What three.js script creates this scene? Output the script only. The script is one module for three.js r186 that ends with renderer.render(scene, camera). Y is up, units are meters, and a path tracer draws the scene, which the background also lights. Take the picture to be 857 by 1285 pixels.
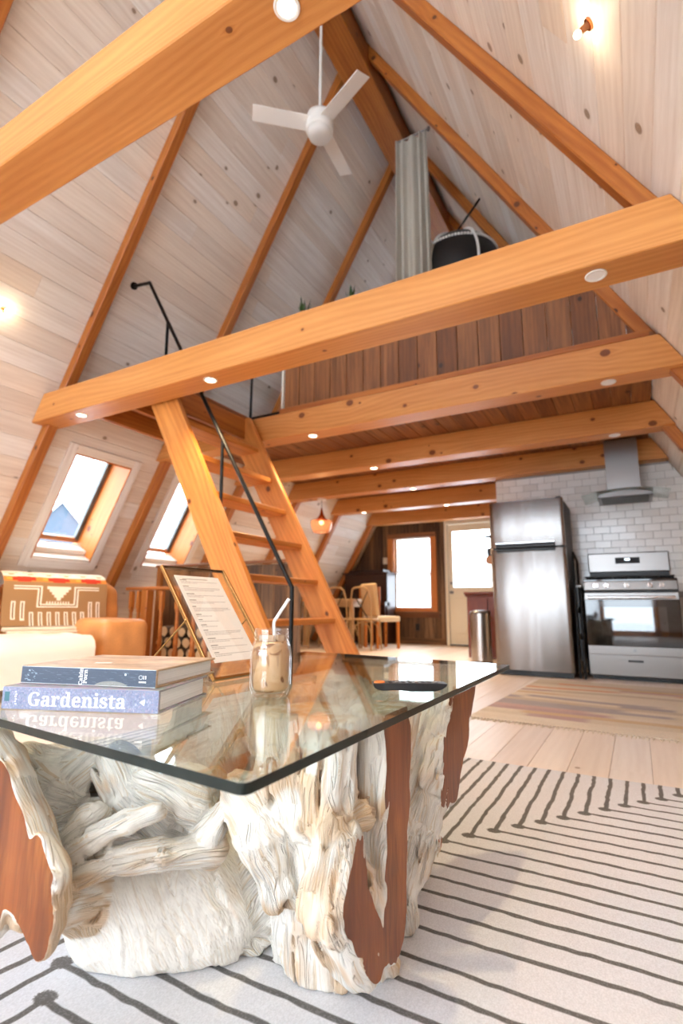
import * as THREE from 'three';
import { mergeGeometries, mergeVertices, toCreasedNormals } from 'three/addons/utils/BufferGeometryUtils.js';
import { RoundedBoxGeometry } from 'three/addons/geometries/RoundedBoxGeometry.js';
import { RectAreaLightUniformsLib } from 'three/addons/lights/RectAreaLightUniformsLib.js';
RectAreaLightUniformsLib.init();

// ------------------------------------------------------------------ camera, sky, exposure
const scene = new THREE.Scene();
const EYE = new THREE.Vector3(0, 0.635, 0);
const camera = new THREE.PerspectiveCamera(88.92, 857 / 1285, 0.05, 200);
camera.position.copy(EYE);
camera.rotation.order = 'YXZ';
camera.rotation.set(THREE.MathUtils.degToRad(10.373), THREE.MathUtils.degToRad(29.226), THREE.MathUtils.degToRad(0.317));
camera.focus = 1.05;
camera.userData.fStop = 3.4;
const renderer = new THREE.WebGLRenderer();
renderer.toneMapping = THREE.LinearToneMapping;
renderer.toneMappingExposure = 0.95;
renderer.shadowMap.enabled = true;
scene.background = new THREE.Color().setRGB(0.84, 0.955, 1.07);   // bright overcast sky
scene.backgroundIntensity = 11.5;

// ------------------------------------------------------------------ helpers
let seedState = 12345;
function rnd() { seedState = (seedState * 1664525 + 1013904223) >>> 0; return seedState / 4294967296; }
function rng(seed) { let s = (seed * 2654435761) >>> 0 || 1; return () => { s ^= s << 13; s >>>= 0; s ^= s >>> 17; s ^= s << 5; s >>>= 0; return s / 4294967296; }; }
const clamp = (x, a = 0, b = 1) => Math.max(a, Math.min(b, x));
const lerp = (a, b, t) => a + (b - a) * t;
const smooth = (a, b, x) => { const t = clamp((x - a) / (b - a)); return t * t * (3 - 2 * t); };
function hash2(x, y, s = 0) { let h = (x * 374761393 + y * 668265263 + s * 1274126177) | 0; h = Math.imul(h ^ (h >>> 13), 1274126177); h ^= h >>> 16; return (h >>> 0) / 4294967296; }
function hash3(x, y, z) { let h = (x * 374761393 + y * 668265263 + z * 2147483647 + z * 974711) | 0; h = Math.imul(h ^ (h >>> 13), 1274126177); h ^= h >>> 16; return (h >>> 0) / 4294967296; }
function vnoise2(x, y, px, py, s = 0) {   // tileable value noise, period px by py
  const x0 = Math.floor(x), y0 = Math.floor(y); let fx = x - x0, fy = y - y0; fx = fx * fx * (3 - 2 * fx); fy = fy * fy * (3 - 2 * fy);
  const m = (v, p) => ((v % p) + p) % p;
  const a = m(x0, px), b = m(x0 + 1, px), c = m(y0, py), d = m(y0 + 1, py);
  return lerp(lerp(hash2(a, c, s), hash2(b, c, s), fx), lerp(hash2(a, d, s), hash2(b, d, s), fx), fy);
}
function vnoise3(x, y, z) {
  const x0 = Math.floor(x), y0 = Math.floor(y), z0 = Math.floor(z); let fx = x - x0, fy = y - y0, fz = z - z0;
  fx = fx * fx * (3 - 2 * fx); fy = fy * fy * (3 - 2 * fy); fz = fz * fz * (3 - 2 * fz);
  const l = (k) => lerp(lerp(hash3(x0, y0, z0 + k), hash3(x0 + 1, y0, z0 + k), fx), lerp(hash3(x0, y0 + 1, z0 + k), hash3(x0 + 1, y0 + 1, z0 + k), fx), fy);
  return lerp(l(0), l(1), fz);
}
function dataTexture(W, H, fn, srgb = true) {
  const d = new Uint8Array(W * H * 4), o = [0, 0, 0];
  for (let y = 0; y < H; y++) for (let x = 0; x < W; x++) {
    fn(x / W, y / H, o, x, y); const i = (y * W + x) * 4;
    d[i] = clamp(o[0], 0, 255); d[i + 1] = clamp(o[1], 0, 255); d[i + 2] = clamp(o[2], 0, 255); d[i + 3] = 255;
  }
  const t = new THREE.DataTexture(d, W, H, THREE.RGBAFormat);
  t.wrapS = t.wrapT = THREE.RepeatWrapping; t.magFilter = THREE.LinearFilter; t.minFilter = THREE.LinearMipmapLinearFilter; t.generateMipmaps = true;
  if (srgb) t.colorSpace = THREE.SRGBColorSpace; t.needsUpdate = true; return t;
}
function canvasTexture(W, H, draw) {
  const c = document.createElement('canvas'); c.width = W; c.height = H; draw(c.getContext('2d'), W, H);
  const t = new THREE.CanvasTexture(c); t.colorSpace = THREE.SRGBColorSpace; return t;
}
// wood: u runs along the grain over LEN metres, v across over WID metres
const WOODLEN = 2.4, WOODWID = 0.8;
function woodTexture({ W = 1024, H = 512, light, dark, knot, grain = 1, knots = 10, knotR = 0.016, seed = 1, streak = 0.3, fine = 0.3, strips = 0 }) {
  const r = rng(seed * 77 + 5), K = [];
  for (let i = 0; i < knots; i++) K.push([r(), r(), knotR * (0.3 + r() * 1.1), r()]);
  return dataTexture(W, H, (u, v, o) => {
    let warp = 0, kn = 0, ring = 0, halo = 0;
    for (const [ku, kv, kr, kh] of K) {
      let du = Math.abs(u - ku); du = Math.min(du, 1 - du) * WOODLEN; let dv = v - kv; if (dv > 0.5) dv -= 1; if (dv < -0.5) dv += 1; dv *= WOODWID;
      if (du > kr * 9 || Math.abs(dv) > kr * 6) continue;
      const d = Math.hypot(du / 1.25, dv) / kr;
      warp += Math.sign(dv) * Math.exp(-(du * du) / (kr * kr * 9)) * Math.exp(-Math.abs(dv) / (kr * 2.2)) * kr * 1.6;
      const k = 1 - smooth(0.8, 1.12, d); if (k > kn) { kn = k; ring = 0.5 + 0.5 * Math.sin(d * 14 + kh * 6); }
      halo = Math.max(halo, (1 - smooth(1, 2.6, d)) * 0.45);
    }
    const vv = v * WOODWID - warp;
    const a = vnoise2(u * 5, vv * 30, 5, 24, seed) * 0.6 + vnoise2(u * 11, vv * 75, 11, 60, seed + 3) * 0.4;
    const cath = 0.5 + 0.5 * Math.sin((vv * 55 + vnoise2(u * 3, vv * 10, 3, 8, seed + 9) * 5 * grain) * 6.283 * 0.5);
    const f = vnoise2(u * 50, vv * 500, 50, 400, seed + 21);
    const big = vnoise2(u * 2, vv * 6.25, 2, 5, seed + 31);
    let t = clamp(streak * (a - 0.5) * 1.6 + 0.32 * grain * (cath - 0.45) + fine * (f - 0.5) + 0.45 * (big - 0.5) + 0.42);
    t = clamp(t + halo * 0.5);
    for (let i = 0; i < 3; i++) { let c = lerp(light[i], dark[i], t); c = lerp(c, lerp(knot[i], dark[i] * 0.8, ring * 0.5), kn); o[i] = c; }
  });
}
function woodUV(g, axis, off = [0, 0], len = WOODLEN, wid = WOODWID) {
  const p = g.attributes.position, n = g.attributes.normal, uv = new Float32Array(p.count * 2), oth = [0, 1, 2].filter((i) => i !== axis);
  for (let i = 0; i < p.count; i++) {
    const P = [p.getX(i), p.getY(i), p.getZ(i)], N = [Math.abs(n.getX(i)), Math.abs(n.getY(i)), Math.abs(n.getZ(i))];
    if (N[axis] > 0.8) { uv[2 * i] = P[oth[0]] / wid * 0.3 + off[0]; uv[2 * i + 1] = P[oth[1]] / wid + off[1]; }
    else { const v = N[oth[0]] > N[oth[1]] ? P[oth[1]] + 0.31 : P[oth[0]]; uv[2 * i] = P[axis] / len + off[0]; uv[2 * i + 1] = v / wid + off[1]; }
  }
  g.setAttribute('uv', new THREE.BufferAttribute(uv, 2)); return g;
}
// box whose four long edges are chamfered (12-sided bar), long axis = axis, centred
function bar(lx, ly, lz, c = 0.004, axis = 0, off = null) {
  const L = [lx, ly, lz], o = [0, 1, 2].filter((i) => i !== axis), a = L[o[0]] / 2, b = L[o[1]] / 2, h = L[axis] / 2;
  const pr = [[-a + c, -b], [a - c, -b], [a, -b + c], [a, b - c], [a - c, b], [-a + c, b], [-a, b - c], [-a, -b + c]];
  return prismG(pr, h, axis, o, off || [rnd(), rnd()]);
}
function prismG(pr, h, axis, o, off) {
  const pos = [], nor = [];
  const put = (q, s) => { const P = [0, 0, 0]; P[o[0]] = q[0]; P[o[1]] = q[1]; P[axis] = s; return P; };
  const flip = axis === 1;   // keep outward winding
  const tri = (A, B, C, N) => { const ab = B.map((x, i) => x - A[i]), ac = C.map((x, i) => x - A[i]); const cx = [ab[1] * ac[2] - ab[2] * ac[1], ab[2] * ac[0] - ab[0] * ac[2], ab[0] * ac[1] - ab[1] * ac[0]];
    if (cx[0] * N[0] + cx[1] * N[1] + cx[2] * N[2] < 0) pos.push(...A, ...C, ...B); else pos.push(...A, ...B, ...C); for (let i = 0; i < 3; i++) nor.push(...N); };
  const n = pr.length;
  for (let i = 0; i < n; i++) { const p = pr[i], q = pr[(i + 1) % n], d = [q[0] - p[0], q[1] - p[1]], l = Math.hypot(...d) || 1, N = [0, 0, 0]; N[o[0]] = d[1] / l; N[o[1]] = -d[0] / l;
    tri(put(p, -h), put(q, -h), put(q, h), N); tri(put(p, -h), put(q, h), put(p, h), N); }
  for (const s of [-1, 1]) { const N = [0, 0, 0]; N[axis] = s; for (let i = 1; i < n - 1; i++) tri(put(pr[0], s * h), put(pr[i], s * h), put(pr[i + 1], s * h), N); }
  const g = new THREE.BufferGeometry(); g.setAttribute('position', new THREE.Float32BufferAttribute(pos, 3)); g.setAttribute('normal', new THREE.Float32BufferAttribute(nor, 3));
  return woodUV(g, axis, off);
}
function at(g, x = 0, y = 0, z = 0, rx = 0, ry = 0, rz = 0) { g = g.clone(); if (rx) g.rotateX(rx); if (ry) g.rotateY(ry); if (rz) g.rotateZ(rz); g.translate(x, y, z); return g; }
function box(w, h, d, r = 0.004, seg = 2) { return r > 0 ? new RoundedBoxGeometry(w, h, d, seg, Math.min(r, w / 2.01, h / 2.01, d / 2.01)) : new THREE.BoxGeometry(w, h, d); }
function cyl(r1, r2, h, n = 24) { return new THREE.CylinderGeometry(r1, r2, h, n); }
function tube(points, r, n = 24, m = 8, closed = false, tension = 0.3) { return new THREE.TubeGeometry(new THREE.CatmullRomCurve3(points.map((p) => new THREE.Vector3(...p)), closed, 'catmullrom', tension), n, r, m, closed); }
function rod(a, b, r, m = 8) { const A = new THREE.Vector3(...a), B = new THREE.Vector3(...b), d = B.clone().sub(A), g = new THREE.CylinderGeometry(r, r, d.length(), m); g.applyQuaternion(new THREE.Quaternion().setFromUnitVectors(new THREE.Vector3(0, 1, 0), d.normalize())); g.translate((A.x + B.x) / 2, (A.y + B.y) / 2, (A.z + B.z) / 2); return g; }
// wood bar between two points, w across (horizontal-ish), d deep
function stick(a, b, w, d, c = 0.003) { const A = new THREE.Vector3(...a), B = new THREE.Vector3(...b), v = B.clone().sub(A), g = bar(w, v.length(), d, c, 1); g.applyQuaternion(new THREE.Quaternion().setFromUnitVectors(new THREE.Vector3(0, 1, 0), v.normalize())); g.translate((A.x + B.x) / 2, (A.y + B.y) / 2, (A.z + B.z) / 2); return g; }
function lathe(pts, n = 40) { return new THREE.LatheGeometry(pts.map(([x, y]) => new THREE.Vector2(x, y)), n); }
function merge(...gs) { gs = gs.flat(); return mergeGeometries(gs.map((g) => { g = g.index ? g.toNonIndexed() : g.clone(); for (const k of Object.keys(g.attributes)) if (!['position', 'normal', 'uv'].includes(k)) g.deleteAttribute(k); return g; })); }
const used = {};
function numbered(n) { if (!(n in used)) { used[n] = 0; return n; } used[n]++; return n + '_' + String(used[n]).padStart(3, '0'); }
function M(name, g, m, parent) { const o = new THREE.Mesh(g, m); o.name = name; o.castShadow = o.receiveShadow = true; if (parent) parent.add(o); return o; }
function thing(name, label, category, [x, y, z] = [0, 0, 0], turn = 0, group) {
  const o = new THREE.Group(); o.name = numbered(name); o.position.set(x, y, z); o.rotation.y = turn; o.userData = { label, category }; if (group) o.userData.group = group; scene.add(o); return o;
}
function single(name, g, m, label, category, group, pos) { const o = M(numbered(name), g, m, scene); o.userData = { label, category }; if (group) o.userData.group = group; if (pos) o.position.set(...pos); return o; }
function struct(name) { const o = new THREE.Group(); o.name = name; o.userData = { kind: 'structure' }; scene.add(o); return o; }
function structMesh(name, g, m) { const o = M(name, g, m, scene); o.userData = { kind: 'structure' }; return o; }
function mat(color, roughness = 0.6, metalness = 0, extra = {}) { return new THREE.MeshPhysicalMaterial({ color, roughness, metalness, ...extra }); }

// ------------------------------------------------------------------ materials
const T = {
  white: woodTexture({ light: [241, 234, 226], dark: [216, 203, 191], knot: [150, 128, 106], knots: 5, knotR: 0.020, seed: 3, grain: 0.6, streak: 0.5, fine: 0.25 }),
  pine: woodTexture({ light: [226, 168, 104], dark: [196, 130, 68], knot: [112, 58, 24], knots: 11, knotR: 0.02, seed: 11, grain: 1, streak: 0.35, fine: 0.22 }),
  pine2: woodTexture({ light: [216, 145, 74], dark: [176, 104, 44], knot: [86, 42, 16], knots: 8, knotR: 0.016, seed: 17, grain: 1.1, streak: 0.45, fine: 0.3 }),
  dark: woodTexture({ light: [154, 106, 66], dark: [106, 68, 40], knot: [50, 28, 14], knots: 5, knotR: 0.014, seed: 23, grain: 0.8, streak: 0.7, fine: 0.4 }),
  weather: woodTexture({ light: [134, 100, 68], dark: [78, 55, 37], knot: [34, 22, 14], knots: 6, knotR: 0.015, seed: 29, grain: 0.9, streak: 1.0, fine: 0.6 }),
  floor: woodTexture({ light: [240, 230, 222], dark: [224, 210, 200], knot: [176, 146, 122], knots: 3, knotR: 0.01, seed: 37, grain: 0.6, streak: 0.4, fine: 0.25 }),
};
const wood = (map, color = 0xffffff, roughness = 0.55, extra = {}) => new THREE.MeshPhysicalMaterial({ map, color, roughness, bumpMap: map, bumpScale: 0.0006, ...extra });
const W = {
  white: [0xffffff, 0xf6f0ea, 0xfdf6ee].map((c) => wood(T.white, c, 0.6)),
  beam: wood(T.pine, 0xf4e6d2, 0.42), rafter: wood(T.pine2, 0xdccbae, 0.5), stair: wood(T.pine2, 0xffffff, 0.4),
  dark: [0xffeed8, 0xecd4b8, 0xfff0d8, 0xdcc4a8].map((c) => wood(T.dark, c, 0.5)),
  ceil: [0xfff0dc, 0xe6cdb4, 0xf6dcc0].map((c) => wood(T.dark, c, 0.5)),
  weather: [0xffffff, 0xe0d8d0, 0xfff4e6, 0xc8beb4].map((c) => wood(T.weather, c, 0.7)),
  floor: [0xffffff, 0xf8f2ee, 0xfffaf4].map((c) => wood(T.floor, c, 0.38)),
  cherry: wood(T.pine2, 0x8a5a3c, 0.35), honey: wood(T.pine, 0xf0cfa0, 0.5),
};
const G = {
  steel: mat(0x8c8885, 0.24, 1, { anisotropy: 0.95, anisotropyRotation: Math.PI / 2 }),
  steelPlain: mat(0x85817e, 0.3, 1), chrome: mat(0xe0e0e0, 0.12, 1), black: mat(0x121212, 0.45), blackMetal: mat(0x161616, 0.42, 0.6), iron: mat(0x1c1b1a, 0.6, 0.4),
  blackGloss: mat(0x060607, 0.06, 0, { clearcoat: 1, clearcoatRoughness: 0.03 }), whitePlastic: mat(0xeeeae4, 0.4), whitePaint: mat(0xe9e4da, 0.4), cream: mat(0xe8dcc2, 0.45),
  brass: mat(0xb58a54, 0.22, 1), copper: mat(0xc8744a, 0.18, 1), tile: mat(0xe6e2dd, 0.16, 0, { clearcoat: 0.6, clearcoatRoughness: 0.1 }), grout: mat(0x9a948d, 0.9),
  pane: new THREE.MeshPhysicalMaterial({ color: 0xffffff, roughness: 0.0, transmission: 1, thickness: 0, ior: 1.5 }),
  jarGlass: new THREE.MeshPhysicalMaterial({ color: 0xffffff, roughness: 0.02, transmission: 1, thickness: 0, ior: 1.5 }),
};
// ------------------------------------------------------------------ the A-frame shell (metres; ridge runs along z)
const XC = -1.935, KS = 0.57735, YAP = 6.179, HALF = YAP * KS, ZFRONT = 3.6, ZBACK = -9.0, C30 = Math.cos(Math.PI / 6);
const SLOPE = YAP / C30, ROW = 0.1784;
const halfAt = (y) => (YAP - y) * KS;
function basisQuat(x, y, z) { return new THREE.Quaternion().setFromRotationMatrix(new THREE.Matrix4().makeBasis(new THREE.Vector3(...x), new THREE.Vector3(...y), new THREE.Vector3(...z))); }
const QL = basisQuat([0, 0, -1], [0.5, C30, 0], [C30, -0.5, 0]), QR = basisQuat([0, 0, 1], [-0.5, C30, 0], [-C30, -0.5, 0]);
const BL = [XC - HALF, 0, 0], BR = [XC + HALF, 0, 0];
// skylight openings in the left slope: [from, to] along the room (local x = -z), rows 7 to 12
const SKY = [[2.80, 3.42], [4.04, 4.66]], R0 = 7, R1 = 13, S0 = R0 * ROW, S1 = R1 * ROW;
const plankCache = {};
function plankGeo(L, w, t, variant, c = 0.004, axis = 0) {   // face towards +z local
  const k = [L.toFixed(3), w.toFixed(4), t, variant, c].join();
  if (!plankCache[k]) { const a = w / 2, pr = [[-a, -t], [a, -t], [a, -c], [a - c, 0], [-a + c, 0], [-a, -c]]; plankCache[k] = prismG(pr, L / 2, 0, [1, 2], [variant * 0.271 % 1, variant * 0.397 % 1]); }
  return plankCache[k];
}
function slopeWall(name, quat, base, left) {
  const g = struct(name); g.quaternion.copy(quat); g.position.set(...base);
  const x0 = left ? -ZFRONT : ZBACK, x1 = left ? -ZBACK : ZFRONT;
  // boarding
  const r = rng(left ? 5 : 9);
  for (let i = 0; i < 40; i++) {
    const s = (i + 0.5) * ROW, cuts = [x0];
    let x = x0 + 1.0 + r() * 3.2; while (x < x1 - 0.8) { cuts.push(Math.round(x * 2) / 2); x += 3 + Math.floor(r() * 3) * 0.5; } cuts.push(x1);
    let segs = []; for (let j = 0; j < cuts.length - 1; j++) segs.push([cuts[j], cuts[j + 1]]);
    if (left && i >= R0 && i < R1) for (const [a, b] of SKY) segs = segs.flatMap(([p, q]) => (q <= a || p >= b) ? [[p, q]] : [[p, a], [b, q]].filter(([m, n]) => n - m > 0.02));
    for (const [p, q] of segs) { const m = M('plank', plankGeo(q - p - 0.001, ROW - 0.0015, 0.018, Math.floor(r() * 19)), W.white[Math.floor(r() * 3)], g); m.position.set((p + q) / 2, s, 0); }
  }
  // roof slab outside the boarding
  const sh = new THREE.Shape(); sh.moveTo(x0 - 0.1, -0.2); sh.lineTo(x1 + 0.1, -0.2); sh.lineTo(x1 + 0.1, SLOPE + 0.12); sh.lineTo(x0 - 0.1, SLOPE + 0.12); sh.closePath();
  if (left) for (const [a, b] of SKY) { const h = new THREE.Path(); h.moveTo(a, S0); h.lineTo(b, S0); h.lineTo(b, S1); h.lineTo(a, S1); h.closePath(); sh.holes.push(h); }
  M('roof_slab', new THREE.ExtrudeGeometry(sh, { depth: 0.32, bevelEnabled: false }).translate(0, 0, -0.342), mat(0x8a7a68, 0.9), g);
  return g;
}
slopeWall('wall_left', QL, BL, true); slopeWall('wall_right', QR, BR, false);

// skylights
const MAT_SASH = mat(0x63686a, 0.45, 0.3);
function skylight(n, a, b, slot) {
  const g = struct('window_' + n); g.quaternion.copy(QL); g.position.set(...BL);
  const cx = (a + b) / 2, cs = (S0 + S1) / 2, w = b - a, h = S1 - S0, D = 0.36;
  for (const s of [-1, 1]) {
    M('casing', bar(0.085, h + 0.17, 0.02, 0.003, 1), W.white[0], g).position.set(cx + s * (w / 2 + 0.038), cs, 0.0105);
    M('jamb', bar(0.018, h, D, 0.002, 1), W.honey, g).position.set(cx + s * (w / 2 - 0.009), cs, -D / 2 + 0.018);
  }
  M('casing', bar(w, 0.085, 0.02, 0.003, 0), W.white[2], g).position.set(cx, S1 + 0.0425, 0.0105);
  M('casing', bar(w, 0.095, 0.024, 0.003, 0), W.white[0], g).position.set(cx, S0 - 0.0475, 0.0125);
  M('jamb', bar(w - 0.036, 0.018, D, 0.002, 0), W.honey, g).position.set(cx, S1 - 0.009, -D / 2 + 0.018);
  M('sill', bar(w - 0.036, 0.022, D, 0.002, 0), G.whitePaint, g).position.set(cx, S0 + 0.011, -D / 2 + 0.018);
  M('sill', bar(w - 0.036, 0.05, 0.16, 0.004, 0), G.whitePaint, g).position.set(cx, S0 + 0.047, -0.17);
  const z = -0.30, iw = w - 0.036, ih = h - 0.1, sc = S0 + 0.075 + ih / 2;
  M('bottom_rail', bar(iw, 0.05, 0.045, 0.004, 0), W.rafter, g).position.set(cx, S0 + 0.1, z);
  M('latch', box(0.12, 0.012, 0.02, 0.004), G.steelPlain, g).position.set(cx - 0.03, S0 + 0.128, z + 0.03);
  M('top_rail', bar(iw, 0.045, 0.045, 0.004, 0), MAT_SASH, g).position.set(cx, S1 - 0.04, z);
  for (const s of [-1, 1]) M('stile', bar(0.045, h - 0.16, 0.045, 0.004, 1), MAT_SASH, g).position.set(cx + s * (iw / 2 - 0.0225), sc, z);
  M('pane', new THREE.BoxGeometry(iw - 0.09, h - 0.19, 0.004), G.pane, g).position.set(cx, sc, z - 0.005);
}
SKY.forEach(([a, b], i) => skylight(i + 1, a, b));

// floor boards running along the room
{
  const g = struct('floor'); const n = 48, w = 2 * HALF / n, r = rng(21);
  for (let i = 0; i < n; i++) {
    const x = XC - HALF + (i + 0.5) * w; let z = ZBACK, first = 2 + r() * 3;
    while (z < ZFRONT - 0.01) { const L = Math.min(Math.round(first * 2) / 2, ZFRONT - z); first = 3.5; const Lr = ZFRONT - z - L < 0.6 ? ZFRONT - z : L;
      const m = M('floor_board', plankGeo(Lr - 0.001, w - 0.0012, 0.02, Math.floor(r() * 6), 0.0015), W.floor[Math.floor(r() * 3)], g); m.rotation.set(-Math.PI / 2, 0, Math.PI / 2, 'XYZ'); m.position.set(x, 0, z + Lr / 2); z += Lr; }
  }
  M('subfloor', new THREE.BoxGeometry(2 * HALF + 0.3, 0.15, ZFRONT - ZBACK + 0.2), mat(0x9a8c7c, 0.9), g).position.set(XC, -0.0951, (ZFRONT + ZBACK) / 2);
}
// outside ground, snow covered
structMesh('ground_outside', new THREE.BoxGeometry(120, 0.3, 120), mat(0xe8ecf0, 0.9)).position.set(0, -1.2, 0);

// polygon (x,y) extruded towards +z
function polyG(pts, depth, holes = []) { const s = new THREE.Shape(pts.map(([x, y]) => new THREE.Vector2(x, y))); for (const h of holes) s.holes.push(new THREE.Path(h.map(([x, y]) => new THREE.Vector2(x, y)))); return new THREE.ExtrudeGeometry(s, { depth, bevelEnabled: false }); }
const rect = (x0, y0, x1, y1) => [[x0, y0], [x1, y0], [x1, y1], [x0, y1]];
// a vertical board whose top follows the roof slope
function boardG(x0, x1, y0, y1, t, inset = 0.0) {
  const lim = (x) => YAP - (Math.abs(x - XC) + inset) / KS, T0 = Math.min(y1, lim(x0)), T1 = Math.min(y1, lim(x1));
  if (Math.max(T0, T1) <= y0 + 0.01) return null;
  const pts = [[x0, y0], [x1, y0]]; if (T1 > y0) pts.push([x1, T1]);
  const xa = XC + halfAt(y1) * Math.sign((x0 + x1) / 2 - XC) - inset * Math.sign((x0 + x1) / 2 - XC); if (xa > x0 + 1e-3 && xa < x1 - 1e-3 && y1 < YAP) pts.push([xa, y1]);
  if (T0 > y0) pts.push([x0, T0]); if (pts.length < 3) return null;
  const g = new THREE.ExtrudeGeometry(new THREE.Shape(pts.map(([x, y]) => new THREE.Vector2(x, y))), { depth: t - 0.004, bevelEnabled: true, bevelThickness: 0.004, bevelSize: 0.003, bevelOffset: -0.003, bevelSegments: 1 });
  return woodUV(g, 1, [rnd(), rnd()]);
}

// back wall
const WIN = { x0: -3.965, x1: -3.115, y0: 0.60, y1: 1.93 }, DOOR = { x0: -2.905, x1: -2.0, y0: 0, y1: 2.16 }, LOFT = { x0: -2.735, x1: -1.135, y0: 2.75, y1: 4.35 };
{
  const g = struct('wall_back'), r = rng(31);
  const fill = (a, b, y0, y1, mats, w) => { const n = Math.max(1, Math.round((b - a) / w)); for (let i = 0; i < n; i++) { const gg = boardG(a + (b - a) * i / n + 0.001, a + (b - a) * (i + 1) / n - 0.001, y0, y1, 0.02 + r() * 0.006); if (gg) M('wall_board', gg, mats[Math.floor(r() * mats.length)], g).position.z = ZBACK; } };
  fill(XC - HALF + 0.02, WIN.x0, 0, 2.36, W.weather, 0.15); fill(WIN.x0, WIN.x1, 0, WIN.y0, W.weather, 0.2); fill(WIN.x0, WIN.x1, WIN.y1, 2.36, W.weather, 0.15);
  fill(WIN.x1, DOOR.x0, 0, 2.36, W.weather, 0.11); fill(DOOR.x0, DOOR.x1, DOOR.y1, 2.36, W.weather, 0.15); fill(DOOR.x1, XC + HALF - 0.02, 0, 2.36, W.weather, 0.16);
  fill(XC - halfAt(2.4), LOFT.x0, 2.4, YAP, [W.beam, W.rafter, W.stair], 0.19); fill(LOFT.x1, XC + halfAt(2.4), 2.4, YAP, [W.beam, W.rafter, W.stair], 0.19); for (const [a, b] of [[LOFT.x0, XC], [XC, LOFT.x1]]) { fill(a, b, 2.4, LOFT.y0, [W.beam, W.rafter], 0.19); fill(a, b, LOFT.y1, YAP, [W.beam, W.rafter], 0.19); }
  M('sheathing', polyG([[XC - HALF - 0.1, -0.05], [XC + HALF + 0.1, -0.05], [XC, YAP + 0.15]], 0.12, [rect(WIN.x0, WIN.y0, WIN.x1, WIN.y1), rect(DOOR.x0, DOOR.y0 + 0.001, DOOR.x1, DOOR.y1), rect(LOFT.x0, LOFT.y0, LOFT.x1, LOFT.y1)]), mat(0x6b5a48, 0.9), g).position.z = ZBACK - 0.121;
}
// base board along the back wall
{ const m = structMesh('baseboard_back', bar(2.0, 0.11, 0.02, 0.003, 0), W.weather[2]); m.position.set(-3.93, 0.0555, ZBACK + 0.038); }
// double-hung window in the back wall
{
  const g = struct('window_3'); g.position.set((WIN.x0 + WIN.x1) / 2, 0, ZBACK); const w = WIN.x1 - WIN.x0, h = WIN.y1 - WIN.y0, cy = (WIN.y0 + WIN.y1) / 2;
  for (const s of [-1, 1]) { M('casing', bar(0.1, h + 0.06, 0.03, 0.003, 1), W.honey, g).position.set(s * (w / 2 + 0.0), cy, 0.04); M('jamb', bar(0.02, h, 0.12, 0.002, 1), W.rafter, g).position.set(s * (w / 2 - 0.06), cy, -0.03); }
  M('casing', bar(w + 0.1, 0.09, 0.03, 0.003, 0), W.dark[0], g).position.set(0, WIN.y1 + 0.02, 0.041); M('sill', bar(w + 0.22, 0.035, 0.09, 0.004, 0), W.dark[0], g).position.set(0, WIN.y0 - 0.045, 0.05); M('apron', bar(w + 0.16, 0.07, 0.02, 0.003, 0), W.dark[3], g).position.set(0, WIN.y0 - 0.1, 0.038);
  M('sill', bar(w - 0.1, 0.06, 0.13, 0.003, 0), W.honey, g).position.set(0, WIN.y0 + 0.0, -0.03);
  const iw = w - 0.14;
  for (const [y, z] of [[cy - h / 4 + 0.012, -0.03], [cy + h / 4 + 0.005, -0.07]]) {
    const sash = M('sash', merge(at(bar(iw, 0.035, 0.035, 0.003, 0), 0, h / 4 - 0.03, 0), at(bar(iw, 0.035, 0.035, 0.003, 0), 0, -h / 4 + 0.02, 0), at(bar(0.035, h / 2 - 0.03, 0.033, 0.003, 1), -iw / 2 + 0.0175, 0, 0), at(bar(0.035, h / 2 - 0.03, 0.033, 0.003, 1), iw / 2 - 0.0175, 0, 0)), G.whitePaint, g); sash.position.set(0, y, z);
    M('pane', new THREE.BoxGeometry(iw - 0.05, h / 2 - 0.06, 0.004), G.pane, sash);
  }
  M('sash_lock', box(0.06, 0.02, 0.03, 0.005), G.blackMetal, g).position.set(0, cy + 0.02, 0.0);
}
// loft window in the back gable
{
  const g = struct('window_5'); g.position.set(XC, 0, ZBACK); const w = LOFT.x1 - LOFT.x0, h = LOFT.y1 - LOFT.y0, cy = (LOFT.y0 + LOFT.y1) / 2;
  for (const s of [-1, 1]) { M('casing', bar(0.09, h + 0.18, 0.03, 0.003, 1), W.rafter, g).position.set(s * (w / 2 + 0.045), cy, 0.04); M('casing', bar(w, 0.09, 0.03, 0.003, 0), W.rafter, g).position.set(0, cy + s * (h / 2 + 0.045), 0.04); M('pane', new THREE.BoxGeometry(w / 2 - 0.03, h, 0.005), G.pane, g).position.set(s * w / 4, cy, -0.06); }
  M('mullion', bar(0.06, h, 0.08, 0.003, 1), W.rafter, g).position.set(0, cy, -0.05);
}
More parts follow.
